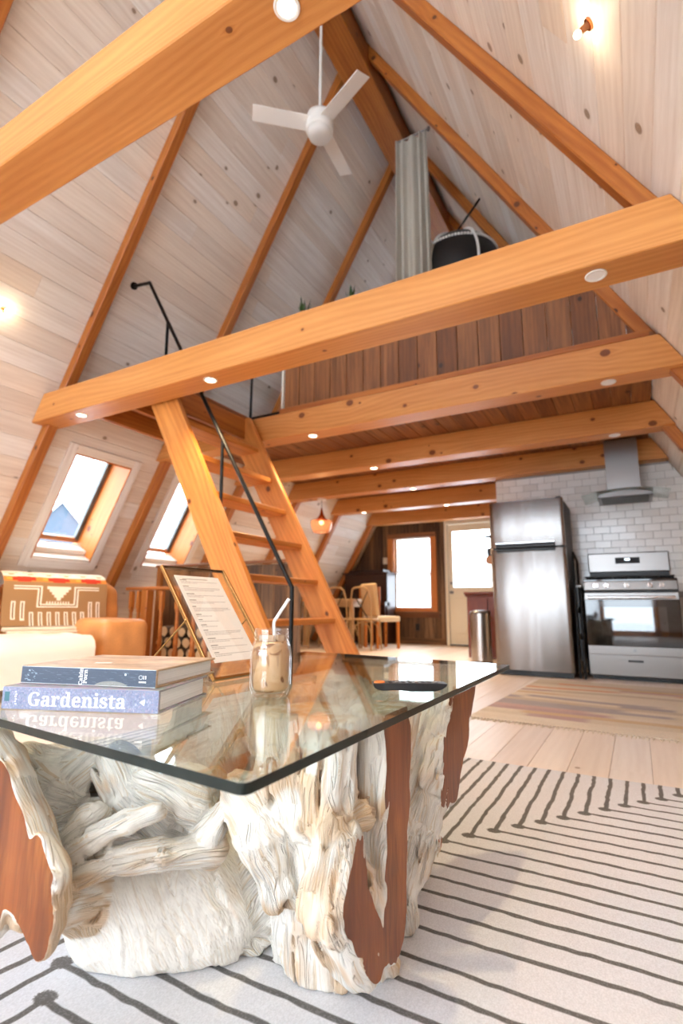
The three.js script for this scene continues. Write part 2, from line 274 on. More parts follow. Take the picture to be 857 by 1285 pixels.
// glazed entry door in the back wall
{
  const g = struct('door_1'); g.position.set((DOOR.x0 + DOOR.x1) / 2, 0, ZBACK); const w = DOOR.x1 - DOOR.x0, h = DOOR.y1;
  for (const s of [-1, 1]) M('frame', bar(0.05, h - 0.06, 0.14, 0.003, 1), G.cream, g).position.set(s * (w / 2 - 0.025), (h - 0.06) / 2 + 0.003, 0.0);
  M('frame', bar(w, 0.06, 0.14, 0.003, 0), G.cream, g).position.set(0, h - 0.03, 0); M('threshold', bar(w - 0.1, 0.02, 0.14, 0.003, 0), G.iron, g).position.set(0, 0.011, 0);
  const lw = w - 0.108, lh = h - 0.09, leaf = M('door_leaf', polyG(rect(-lw / 2, 0, lw / 2, lh), 0.042, [rect(-lw / 2 + 0.075, 0.97, lw / 2 - 0.06, lh - 0.12)]), G.cream, g); leaf.position.set(0, 0.024, -0.02);
  for (const [x0, x1] of [[-lw / 2 + 0.09, -0.03], [0.03, lw / 2 - 0.09]]) M('door_panel', box(x1 - x0, 0.6, 0.012, 0.005), G.cream, leaf).position.set((x0 + x1) / 2, 0.48, 0.044);
  const gx0 = -lw / 2 + 0.075, gx1 = lw / 2 - 0.06, gy0 = 0.97, gy1 = lh - 0.12;
  for (let i = 0; i < 3; i++) for (let j = 0; j < 4; j++) M('pane', new THREE.BoxGeometry((gx1 - gx0) / 3 - 0.008, (gy1 - gy0) / 4 - 0.008, 0.005), G.pane, leaf).position.set(lerp(gx0, gx1, (i + 0.5) / 3), lerp(gy0, gy1, (j + 0.5) / 4), 0.02);
  const bars = []; for (let i = 1; i < 3; i++) bars.push(at(box(0.009, gy1 - gy0, 0.018, 0.002), lerp(gx0, gx1, i / 3), (gy0 + gy1) / 2, 0.02)); for (let j = 1; j < 4; j++) bars.push(at(box(gx1 - gx0, 0.009, 0.017, 0.002), (gx0 + gx1) / 2, lerp(gy0, gy1, j / 4), 0.02)); M('glazing_bars', merge(bars), G.whitePaint, leaf);
  const hd = M('door_handle', at(cyl(0.026, 0.026, 0.02), 0, 0, 0.01, Math.PI / 2), G.steelPlain, leaf); hd.position.set(-lw / 2 + 0.05, 0.88, 0.042); M('lever', merge(at(cyl(0.009, 0.009, 0.05, 12), 0, 0, 0.035, Math.PI / 2), at(cyl(0.026, 0.022, 0.02), 0, 0, 0.06, Math.PI / 2)), G.steelPlain, hd);
  M('deadbolt', at(cyl(0.024, 0.024, 0.02), 0, 0, 0.01, Math.PI / 2), G.steelPlain, leaf).position.set(-lw / 2 + 0.05, 1.04, 0.042);
}
// front gable behind the camera: floor-to-ridge glazing in a timber frame
{
  const g = struct('wall_front'); g.position.z = ZFRONT; const p = 0.11;
  const member = (x0, y0, x1, y1, w) => M('mullion', stick([x0, y0, 0], [x1, y1, 0], w, 0.14), W.beam, g);
  for (const x of [-1.15, 0.02, 1.15]) member(XC + x, 0, XC + x, 2.13, p);
  member(XC - 2.3, 0, XC - 2.3, 2.13, p); member(XC + 2.3, 0, XC + 2.3, 2.13, p);
  member(XC - 2.3, 2.245, XC + 2.3, 2.245, 0.23); member(XC - HALF + 0.1, 0.06, XC + HALF - 0.1, 0.06, 0.12);
  for (const x of [-1.15, 0, 1.15]) member(XC + x, 2.36, XC + x, YAP - Math.abs(x) / KS - 0.1, p); member(XC - 1.2, 4.0, XC + 1.2, 4.0, 0.11);
  for (const s of [-1, 1]) { member(XC + s * HALF, 0.05, XC, YAP + 0.02, 0.18); M('side_panel', polyG(s < 0 ? [[XC - HALF, 0], [XC - 2.3, 0], [XC - 2.3, 2.2]] : [[XC + 2.3, 0], [XC + HALF, 0], [XC + 2.3, 2.2]], 0.03), W.white[0], g); }
}
{
  const g = struct('window_4'); g.position.z = ZFRONT - 0.01; const t = 0.006, pane = (pts) => M('pane', polyG(pts, t), G.pane, g);
  const xs = [-2.3, -1.15, 0.02, 1.15, 2.3]; for (let i = 0; i < 4; i++) pane(rect(XC + xs[i], 0.1, XC + xs[i + 1], 2.15));
  
  for (const s of [-1, 1]) { pane([[XC, 2.35], [XC + s * 1.15, 2.35], [XC + s * 1.15, 4.0], [XC, 4.0]]); pane([[XC + s * 1.15, 2.35], [XC + s * 2.15, 2.35], [XC + s * 1.15, 4.05]]); pane([[XC, 4.0], [XC + s * 1.18, 4.0], [XC, 6.0]]); }
}

// ------------------------------------------------------------------ timber frame
const ZR = [-1.2, -2.48, -3.74, -4.97, -6.2, -7.42, -8.66];
const raftAt = ['meeting the high cross beam by the fan', 'landing on the beam in front of the loft', 'standing at the guard wall beam', 'level with the beam before the cooker hood', 'in line with the tiled kitchen wall', 'above the dining table', 'next to the back wall'];
for (const left of [true, false]) ZR.forEach((z, i) => {
  const r = single('rafter', bar(0.085, SLOPE - 0.24, 0.085, 0.006, 1), W.rafter, `orange pine rafter on the ${left ? 'left' : 'right'} slope ${raftAt[i]}`, 'rafter', left ? 'rafters of the left slope' : 'rafters of the right slope');
  r.quaternion.copy(left ? QL : QR); r.position.set(left ? BL[0] : BR[0], 0, z).add(new THREE.Vector3(0, (SLOPE - 0.24) / 2 + 0.055, 0.043).applyQuaternion(r.quaternion));
});
// ridge beam
single('ridge_beam', bar(0.27, 0.28, ZFRONT - ZBACK - 0.2, 0.006, 2), W.rafter, 'long orange pine ridge beam under the peak of the roof', 'beam', null, [XC, YAP - 0.40, (ZFRONT + ZBACK) / 2]);
// cross beams with puck lights let into their undersides
const BY0 = 2.13, BY1 = 2.36;
const beamLabels = [
  ['high orange pine cross beam passing overhead in front of the ceiling fan', 2.70, -1.19, 0.225, 0.235],
  ['thick knotty pine beam spanning the room in front of the loft guard wall', BY0, -2.45, 0.21, 0.23],
  ['knotty pine loft beam carrying the brown boarded guard wall', BY0, -3.74, 0.19, 0.23],
  ['pine loft beam just in front of the cooker hood chimney', BY0, -4.97, 0.19, 0.23],
  ['pine loft beam lying against the top of the white tiled wall', BY0, -6.09, 0.19, 0.23],
  ['pine loft beam behind the copper pendant, above the dining table', BY0, -7.35, 0.19, 0.23],
  ['unlit pine beam over the entry door and sash window', BY0, -8.66, 0.19, 0.23]];
beamLabels.forEach(([label, y0, z, w, h], i) => {
  const x0 = XC - halfAt(y0 + h * 0.5) + 0.02, x1 = i === 5 || i === 6 ? -1.42 : XC + halfAt(y0 + h * 0.5) - 0.02;
  const pr = [[XC - halfAt(y0), y0], [x1 === -1.42 ? x1 : XC + halfAt(y0), y0], [x1 === -1.42 ? x1 : XC + halfAt(y0 + h), y0 + h], [XC - halfAt(y0 + h), y0 + h]].map(([x, y]) => [x + (x < XC ? 0.004 : -0.004), y]);
  const g = new THREE.ExtrudeGeometry(new THREE.Shape(pr.map(([x, y]) => new THREE.Vector2(x - XC, y - y0))), { depth: w - 0.012, bevelEnabled: true, bevelThickness: 0.006, bevelSize: 0.006, bevelOffset: -0.006, bevelSegments: 1 }).translate(0, 0, -w / 2 + 0.006);
  woodUV(g, 0, [rnd(), rnd()]); single('cross_beam', g, i === 0 || i === 1 ? W.beam : W.beam, label, 'beam', null, [XC, y0, z]);
});
const emitWarm = new THREE.MeshStandardMaterial({ color: 0xffffff, emissive: new THREE.Color().setRGB(1, 0.78, 0.5), emissiveIntensity: 14 });
const LAMP = 8.5;
function downlight(x, y, z, lit, label, group) {
  const d = thing('downlight', label, 'light', [x, y, z], 0, group);
  M('trim_ring', lathe([[0.032, -0.001], [0.046, -0.001], [0.047, -0.004], [0.044, -0.007], [0.034, -0.006], [0.032, -0.001]], 28), G.whitePlastic, d);
  M('lens', at(cyl(0.0335, 0.0335, 0.003, 24), 0, -0.003, 0), lit ? emitWarm : mat(0xf2f0ee, 0.35), d);
  if (lit) { const s = new THREE.SpotLight(new THREE.Color().setRGB(1, 0.72, 0.42), LAMP, 0, 1.15, 0.8, 2); s.position.set(0, -0.012, 0); s.target.position.set(0, -1, 0); s.castShadow = true; s.shadow.radius = 1.6; d.add(s, s.target); }
}

const gl = 'lit puck lights under the beams', gd = 'unlit puck lights under the beams';
downlight(-0.896, 2.70, -1.19, true, 'glowing puck light under the high beam by the fan', undefined);
downlight(-3.73, BY0, -2.43, true, 'glowing puck light in the beam before the loft, above the skylight', gl); downlight(-2.37, BY0, -2.43, true, 'glowing puck light in the beam before the loft, beside the handrail', gl);
downlight(-0.04, BY0, -2.43, false, 'unlit white puck light in the beam in front of the loft');
downlight(-2.38, BY0, -3.73, true, 'glowing puck light under the guard wall beam'); downlight(-0.045, BY0, -3.73, false, 'unlit white puck light in the guard wall beam');
downlight(-3.73, BY0, -4.965, true, 'glowing puck light seen just past the stair stringer', gl); downlight(-2.375, BY0, -4.965, true, 'glowing puck light midway along the beam before the hood chimney', gl);
downlight(-0.05, BY0, -4.965, false, 'unlit white puck light beside the hood chimney');
downlight(-2.368, BY0, -6.1, true, 'glowing puck light in the beam on the tiled wall line');
downlight(-3.69, BY0, -7.33, true, 'glowing puck light in the rear beam over the dining chairs', gl); downlight(-2.33, BY0, -7.33, true, 'glowing puck light in the rear beam in front of the entry door', gl);

// loft floor (its boarded underside is the kitchen ceiling) and stair landing
{
  const g = struct('ceiling'), r = rng(41), n = 30, w = 2 * (halfAt(BY1 + 0.03) - 0.01) / n;
  for (let i = 0; i < n; i++) { const x = XC - n * w / 2 + (i + 0.5) * w, z0 = -3.655, L = z0 - ZBACK - 0.02; const m = M('ceiling_board', plankGeo(L, w - 0.002, 0.028, Math.floor(r() * 6), 0.005), W.ceil[Math.floor(r() * 3)], g); m.rotation.set(Math.PI / 2, 0, Math.PI / 2, 'XYZ'); m.position.set(x, BY1 + 0.001, z0 - L / 2); }
}
{
  const g = thing('stair_landing', 'brown boarded stair landing between the two loft beams', 'landing', [0, 0, 0]);
  const x0 = XC - halfAt(BY1) + 0.02, x1 = -2.98, n = 7, w = (x1 - x0) / n;
  for (let i = 0; i < n; i++) M('landing_board', bar(w - 0.003, 0.028, 1.05, 0.004, 2), W.ceil[i % 3], g).position.set(x0 + (i + 0.5) * w, BY1 - 0.02, -3.1);
  M('header', bar(0.05, 0.19, 1.07, 0.004, 2), W.rafter, g).position.set(x1 - 0.03, BY1 - 0.13, -3.1);
  for (const x of [-3.75, -3.35]) M('joist', bar(0.045, 0.16, 1.07, 0.004, 2), W.rafter, g).position.set(x, BY1 - 0.115, -3.1);
}
// loft guard wall
{
  const g = thing('guard_wall', 'brown vertical boarded guard wall standing on the loft beam', 'wall', [0, 0, 0]), r = rng(51);
  const xa = -2.69, xb = XC + halfAt(BY1) - 0.02, n = 18; for (let i = 0; i < n; i++) { const gg = boardG(lerp(xa, xb, i / n) + 0.0015, lerp(xa, xb, (i + 1) / n) - 0.0015, BY1 + 0.002, 3.24, 0.02 + r() * 0.004, 0.02); if (gg) M('guard_board', gg, W.dark[Math.floor(r() * 4)], g).position.z = -3.735; }
  M('shoe_trim', bar(xb - xa - 0.04, 0.045, 0.02, 0.004, 0), W.rafter, g).position.set((xa + xb) / 2 - 0.02, BY1 + 0.024, -3.66);
  M('cap_rail', bar(1.9, 0.03, 0.09, 0.004, 0), W.dark[0], g).position.set(-1.74, 3.255, -3.73);
  M('end_trim', bar(0.018, 0.86, 0.06, 0.003, 1), G.whitePaint, g).position.set(-2.702, BY1 + 0.432, -3.725);
}
// tiled kitchen wall
const ZK = -6.14;
{
  const g = struct('wall_kitchen'); const xl = -1.345, lim = (y) => XC + halfAt(y) - 0.004;
  M('wall_core', polyG([[xl, 0], [lim(0), 0], [lim(2.13), 2.13], [xl, 2.13]], 0.12), mat(0xcfc6bb, 0.8), g).position.z = ZK - 0.126;
  M('grout_bed', polyG([[xl, 0.75], [lim(0.75), 0.75], [lim(2.13), 2.13], [xl, 2.13]], 0.004), G.grout, g).position.z = ZK - 0.0055;
  const tg = [0, 1].map((i) => box(0.1515, 0.0735, 0.008, 0.002, 1)), tm = [0xe6e2dd, 0xded9d3, 0xeae7e3].map((c) => mat(c, 0.16, 0, { clearcoat: 0.5, clearcoatRoughness: 0.12 })), r = rng(61), hg = box(0.074, 0.0735, 0.008, 0.002, 1);
  for (let j = 0; j < 17; j++) { const y = 0.845 + j * 0.0765; if (y + 0.037 > 2.13) break;
    const off = j % 2 ? 0 : 0.0772; if (!off) M('tile', tg[0], tm[Math.floor(r() * 3)], g).position.set(xl + 0.078, y, ZK + 0.0025); else M('tile', hg, tm[1], g).position.set(xl + 0.039, y, ZK + 0.0025);
    for (let i = off ? 0 : 1; ; i++) { const x = xl + 0.078 + off + i * 0.1545; if (x - 0.07 > lim(y - 0.036)) break; if (x + 0.076 <= lim(y + 0.037)) { M('tile', tg[0], tm[Math.floor(r() * 3)], g).position.set(x, y, ZK + 0.0025); continue; }
      const l0 = Math.min(x + 0.0757, lim(y - 0.0367)), l1 = Math.min(x + 0.0757, lim(y + 0.0367)), x0 = x - 0.0757, pts = l1 > x0 + 0.004 ? [[x0, y - 0.0367], [l0, y - 0.0367], [l1, y + 0.0367], [x0, y + 0.0367]] : [[x0, y - 0.0367], [l0, y - 0.0367], [x0, y + 0.0367 - Math.max(0, (x0 - l1) / KS)]]; M('tile', polyG(pts, 0.008), tm[Math.floor(r() * 3)], g).position.z = ZK - 0.0015; } }
}
// ------------------------------------------------------------------ loft stair
{
  const s = thing('loft_stair', 'open pine ladder stair with plank treads climbing to the loft', 'stair', [0, 0, 0]);
  const front = (y) => -2.84 + (2.14 - y) * 0.545;
  for (const [z, n] of [[-2.6, 'near'], [-3.55, 'far']]) {
    const pr = [[front(0), 0], [front(2.33), 2.33], [front(2.33) - 0.27, 2.33], [front(0) - 0.27, 0]];
    const g = new THREE.ExtrudeGeometry(new THREE.Shape(pr.map(([x, y]) => new THREE.Vector2(x, y))), { depth: 0.037, bevelEnabled: true, bevelThickness: 0.004, bevelSize: 0.004, bevelOffset: -0.004, bevelSegments: 2 });
    g.translate(0, 0, -0.0185); const a = Math.atan(0.545); g.rotateZ(-a); woodUV(g, 1, [rnd(), rnd()]); g.rotateZ(a); M('stringer', g, W.stair, s).position.z = z;
  }
  for (let i = 0; i < 7; i++) { const y = 2.02 - i * 0.293; M('tread', bar(0.215, 0.042, 0.905, 0.005, 2), W.stair, s).position.set(front(y) - 0.155, y - 0.021, -3.075); }
}
const pipe = (pts, r = 0.0125) => merge(pts.slice(1).map((p, i) => rod(pts[i], p, r, 10)).concat(pts.map((p) => at(new THREE.SphereGeometry(r, 10, 8), ...p))));
{
  const h = thing('handrail', 'black iron pipe handrail running down the stair from the left slope', 'handrail', [0, 0, 0]);
  M('rail', pipe([[-3.55, 3.35, -2.68], [-3.326, 3.289, -2.65], [-1.825, 0.752, -2.65], [-1.823, 0.003, -2.65]], 0.014), G.blackMetal, h);
  M('post', pipe([[-3.075, 2.86, -2.65], [-3.068, 2.362, -2.65]], 0.012), G.blackMetal, h);
  M('post', pipe([[-2.44, 1.79, -2.65], [-2.42, 1.15, -2.645]], 0.012), G.blackMetal, h);
  M('bracket', box(0.05, 0.07, 0.03, 0.004), G.blackMetal, h).position.set(-2.42, 1.15, -2.636);
  const f = M('flange', cyl(0.032, 0.032, 0.014, 20), G.blackMetal, h); f.quaternion.setFromUnitVectors(new THREE.Vector3(0, 1, 0), new THREE.Vector3(C30, -0.5, 0)); f.position.set(-3.562, 3.354, -2.68);
  M('foot_plate', cyl(0.035, 0.035, 0.008, 20), G.blackMetal, h).position.set(-1.823, 0.004, -2.65);
}
{
  const h = thing('loft_railing', 'short black iron loft railing beside the boarded guard wall', 'railing', [0, 0, 0]);
  M('post', pipe([[-3.07, 2.365, -3.70], [-3.07, 3.15, -3.70]], 0.013), G.blackMetal, h); M('top_rail', pipe([[-3.07, 3.15, -3.70], [-2.72, 3.15, -3.70]], 0.013), G.blackMetal, h);
  M('foot_plate', box(0.06, 0.006, 0.06, 0.002), G.blackMetal, h).position.set(-3.07, 2.364, -3.70);
  M('bottom_bar', box(0.36, 0.02, 0.03, 0.003), G.blackMetal, h).position.set(-2.885, 2.374, -3.66);
}
// ------------------------------------------------------------------ loft: curtain, hanging seat, plants, fan
const MAT_CURTAIN = new THREE.MeshPhysicalMaterial({ color: 0xb9b2a4, roughness: 0.95, transmission: 0.15, thickness: 0, side: THREE.DoubleSide });
{
  const nx = 90, ny = 40, g = new THREE.PlaneGeometry(0.35, 2.72, nx, ny), p = g.attributes.position;
  for (let i = 0; i < p.count; i++) { const u = p.getX(i) / 0.35 + 0.5, v = 0.5 - p.getY(i) / 2.72; const w = 0.018 + 0.016 * v; p.setZ(i, Math.sin(u * 27 + Math.sin(u * 7) * 1.6 + v * 0.9) * w * 1.3 + Math.sin(u * 17 + v * 2) * 0.012); p.setX(i, p.getX(i) * (0.9 + 0.12 * v) + Math.sin(v * 3) * 0.006); if (v === 0) p.setY(i, p.getY(i) + Math.sin(u * 46) * 0.012); }
  g.computeVertexNormals();
  const c = thing('curtain', 'grey linen curtain gathered to one side on the loft rod', 'curtain', [-1.555, 3.80, -4.12]); M('cloth', g, MAT_CURTAIN, c);
  single('curtain_rod', merge(rod([-1.71, 5.165, -4.12], [-1.37, 5.165, -4.12], 0.009, 10), at(cyl(0.022, 0.022, 0.012), -1.375, 5.165, -4.12, 0, 0, Math.PI / 2 - 0.5)), G.steelPlain, 'thin metal curtain rod fixed to the right slope in the loft', 'curtain rod');
}
{
  const c = thing('hanging_seat', 'domed black hanging seat trimmed with white cord in the loft', 'hanging chair', [-1.25, 3.76, -4.55]);
  const R = 0.42, shell = new THREE.SphereGeometry(R, 40, 24, 0, Math.PI * 2, 0, 2.2); shell.scale(1, 1.12, 0.95); M('shell', shell, mat(0x0b0a0c, 0.55, 0, { side: THREE.DoubleSide }), c);
  const arc = (f, n = 24) => { const p = []; for (let i = 0; i <= n; i++) p.push(f(i / n)); return p; };
  const cordG = (pts) => { const cv = new THREE.CatmullRomCurve3(pts.map((p) => new THREE.Vector3(...p))), N = 80, gs = []; for (let i = 0; i < N; i++) { const q = cv.getPointAt(i / (N - 1)); gs.push(at(new THREE.SphereGeometry(0.014, 7, 5), q.x, q.y, q.z)); } return merge(gs); };
  const cord = mat(0xdcd8d2, 0.85), S = (th, ph) => [R * 1.02 * Math.sin(th) * Math.cos(ph), R * 1.14 * Math.cos(th), R * 0.97 * Math.sin(th) * Math.sin(ph)];
  for (const a of [Math.PI * 0.62, Math.PI * 0.28, Math.PI * 0.97, Math.PI * 1.6]) M('cord', cordG(arc((t) => S(0.06 + t * 2.1, a))), cord, c);
  M('cord', cordG(arc((t) => S(1.02, t * Math.PI * 2))), cord, c);
  M('hook', pipe([[0.0, 0.46, 0], [-0.0, 0.55, 0], [0.19, 0.785, -0.02], [0.235, 0.84, -0.02]], 0.011), G.blackMetal, c);
  const f = M('flange', cyl(0.04, 0.04, 0.012, 20), G.blackMetal, c); f.quaternion.setFromUnitVectors(new THREE.Vector3(0, 1, 0), new THREE.Vector3(-C30, -0.5, 0)); f.position.set(0.24, 0.846, -0.02);
}
function leafyPlant(x, y, z, label, s = 1, seed = 1) {
  const p = thing('potted_plant', label, 'plant', [x, y, z]), r = rng(seed);
  M('pot', lathe([[0, 0], [0.05 * s, 0], [0.065 * s, 0.11 * s], [0.058 * s, 0.11 * s], [0.05 * s, 0.09 * s], [0, 0.09 * s]], 24), mat(0x8a5a3c, 0.8), p);
  const leaf = mat(0x2f4d22, 0.5, 0, { side: THREE.DoubleSide });
  for (let i = 0; i < 14; i++) { const a = r() * 6.28, e = 0.5 + r() * 0.7, L = (0.12 + r() * 0.1) * s, sh = new THREE.Shape(); sh.moveTo(0, 0); sh.quadraticCurveTo(0.028 * s, L * 0.45, 0, L); sh.quadraticCurveTo(-0.028 * s, L * 0.45, 0, 0); const g = new THREE.ShapeGeometry(sh, 6), q = g.attributes.position; for (let k = 0; k < q.count; k++) q.setZ(k, -q.getY(k) * q.getY(k) * 2.2 / s); g.computeVertexNormals(); const m = M('leaf', g, leaf, p); m.position.set(0, 0.09 * s, 0); m.rotation.set(Math.PI / 2 - e, a, 0, 'YXZ'); m.rotation.order = 'YXZ'; }
}
leafyPlant(-2.50, 3.272, -3.73, 'small green leafy plant near the open end of the guard wall', 0.7, 3); leafyPlant(-2.0, 3.272, -3.73, 'low dark green plant beside the grey curtain', 0.62, 8);
{
  const f = thing('ceiling_fan', 'white three-blade ceiling fan hanging from the ridge on a long rod', 'fan', [XC, 4.47, -3.06]);
  const wp = mat(0xe9e6df, 0.4);
  M('down_rod', rod([0, 0.08, 0], [0, YAP - 0.54 - 4.47, 0], 0.012, 12), wp, f); M('canopy', at(lathe([[0, 0], [0.03, 0], [0.06, 0.05], [0.062, 0.07]], 24), 0, YAP - 0.611 - 4.47, 0), wp, f);
  M('motor', lathe([[0, 0.15], [0.035, 0.15], [0.06, 0.128], [0.104, 0.11], [0.112, 0.08], [0.112, 0.022], [0.107, 0.013], [0.112, 0.004], [0.11, -0.025], [0.1, -0.04], [0, -0.04]], 40), wp, f);
  M('light_cap', lathe([[0.096, -0.039], [0.096, -0.06], [0.086, -0.082], [0.05, -0.094], [0, -0.096]], 36), mat(0xdedbd4, 0.5), f);
  for (const deg of [139, 22, 265]) { const g = box(0.46, 0.008, 0.125, 0.003), b = M('blade', at(g, 0.31, 0, 0, 0.2), mat(0xeae6de, 0.45), f); b.rotation.y = -THREE.MathUtils.degToRad(deg); b.position.y = 0.03; M('blade_iron', at(box(0.06, 0.012, 0.05, 0.003), 0.1, 0.0, 0), wp, b); }
}
// little bare-bulb sconces on the slopes
for (const left of [true, false]) {
  const nrm = left ? new THREE.Vector3(C30, -0.5, 0) : new THREE.Vector3(-C30, -0.5, 0);
  const s = thing('wall_sconce', left ? 'small glowing spot sconce on the left whitewashed slope' : 'small glowing spot sconce on the right whitewashed slope', 'sconce', left ? [-3.895, 2.784, -1.85] : [0.025, 2.784, -1.83]);
  s.quaternion.setFromUnitVectors(new THREE.Vector3(0, 1, 0), nrm);
  M('back_plate', cyl(0.022, 0.022, 0.008, 20), G.copper, s).position.y = 0.005; M('socket', cyl(0.011, 0.014, 0.03, 16), mat(0x7a4a28, 0.5), s).position.y = 0.024;
  M('bulb', new THREE.SphereGeometry(0.014, 16, 12), new THREE.MeshStandardMaterial({ color: 0xffffff, emissive: new THREE.Color().setRGB(1, 0.85, 0.6), emissiveIntensity: 12 }), s).position.y = 0.05;
  const l = new THREE.PointLight(new THREE.Color().setRGB(1, 0.78, 0.5), 0.14, 0, 2); l.position.y = 0.05; l.castShadow = true; s.add(l);
}
// ------------------------------------------------------------------ kitchen
function curvedDoor(w, h, d, bulge) { const s = new THREE.Shape(), n = 48; s.moveTo(-w / 2, -d); for (let i = 0; i <= n; i++) { const t = i / n * 2 - 1; s.lineTo(t * w / 2 * (Math.abs(t) === 1 ? 1 : 1), -0.0 + bulge * (1 - t * t) + 0.0013 * Math.sin(t * 9 + 1) * (1 - t * t) - (Math.abs(t) > 0.95 ? 0.006 * (Math.abs(t) - 0.95) / 0.05 : 0)); } s.lineTo(w / 2, -d); s.closePath(); const g = new THREE.ExtrudeGeometry(s, { depth: h - 0.008, bevelEnabled: true, bevelSize: 0.003, bevelThickness: 0.004, bevelOffset: -0.003, bevelSegments: 2, curveSegments: 12 }); g.rotateX(-Math.PI / 2); g.translate(0, 0.004, 0); g.scale(1, 1, -1); const p = g.index; g.scale(1, 1, 1); return flipped(toCreasedNormals(g, 0.5)); }
function flipped(g) { g = g.index ? g.toNonIndexed() : g; const p = g.attributes.position.array, n = g.attributes.normal?.array, u = g.attributes.uv?.array; const sw = (a, k) => { for (let i = 0; i < a.length; i += 3 * k) for (let j = 0; j < k; j++) { const t = a[i + k + j]; a[i + k + j] = a[i + 2 * k + j]; a[i + 2 * k + j] = t; } }; sw(p, 3); if (u) sw(u, 2); g.computeVertexNormals(); return toCreasedNormals(g, 0.5); }
{
  const f = thing('refrigerator', 'tall stainless steel refrigerator with top freezer against the tiled wall', 'refrigerator', [-0.9, 0, -5.36]);
  M('cabinet', at(box(0.695, 1.66, 0.62, 0.006), 0, 0.86, -0.37), mat(0x3b3a3a, 0.45), f);
  const fz = M('freezer_door', curvedDoor(0.70, 0.47, 0.05, 0.010), G.steel, f); fz.position.set(0, 1.232, 0);
  const dr = M('fridge_door', curvedDoor(0.70, 1.16, 0.05, 0.010), G.steel, f); dr.position.set(0, 0.055, 0);
  M('handle', merge(at(box(0.56, 0.03, 0.03, 0.008), -0.02, 0.012, 0.0), at(box(0.56, 0.012, 0.035, 0.004), -0.02, 0.033, 0.006)), G.black, fz).position.set(-0.0, -0.004, 0.02);
  M('handle_trim', box(0.56, 0.014, 0.012, 0.004), G.chrome, fz).position.set(-0.02, 0.042, 0.026);
  M('handle', box(0.56, 0.028, 0.028, 0.008), G.black, dr).position.set(-0.02, 1.15, 0.016);
  M('hinge_cover', box(0.05, 0.02, 0.07, 0.006), G.black, f).position.set(0.31, 1.707, -0.05);
  M('toe_grille', box(0.68, 0.05, 0.04, 0.005), G.black, f).position.set(0, 0.028, -0.06);
}
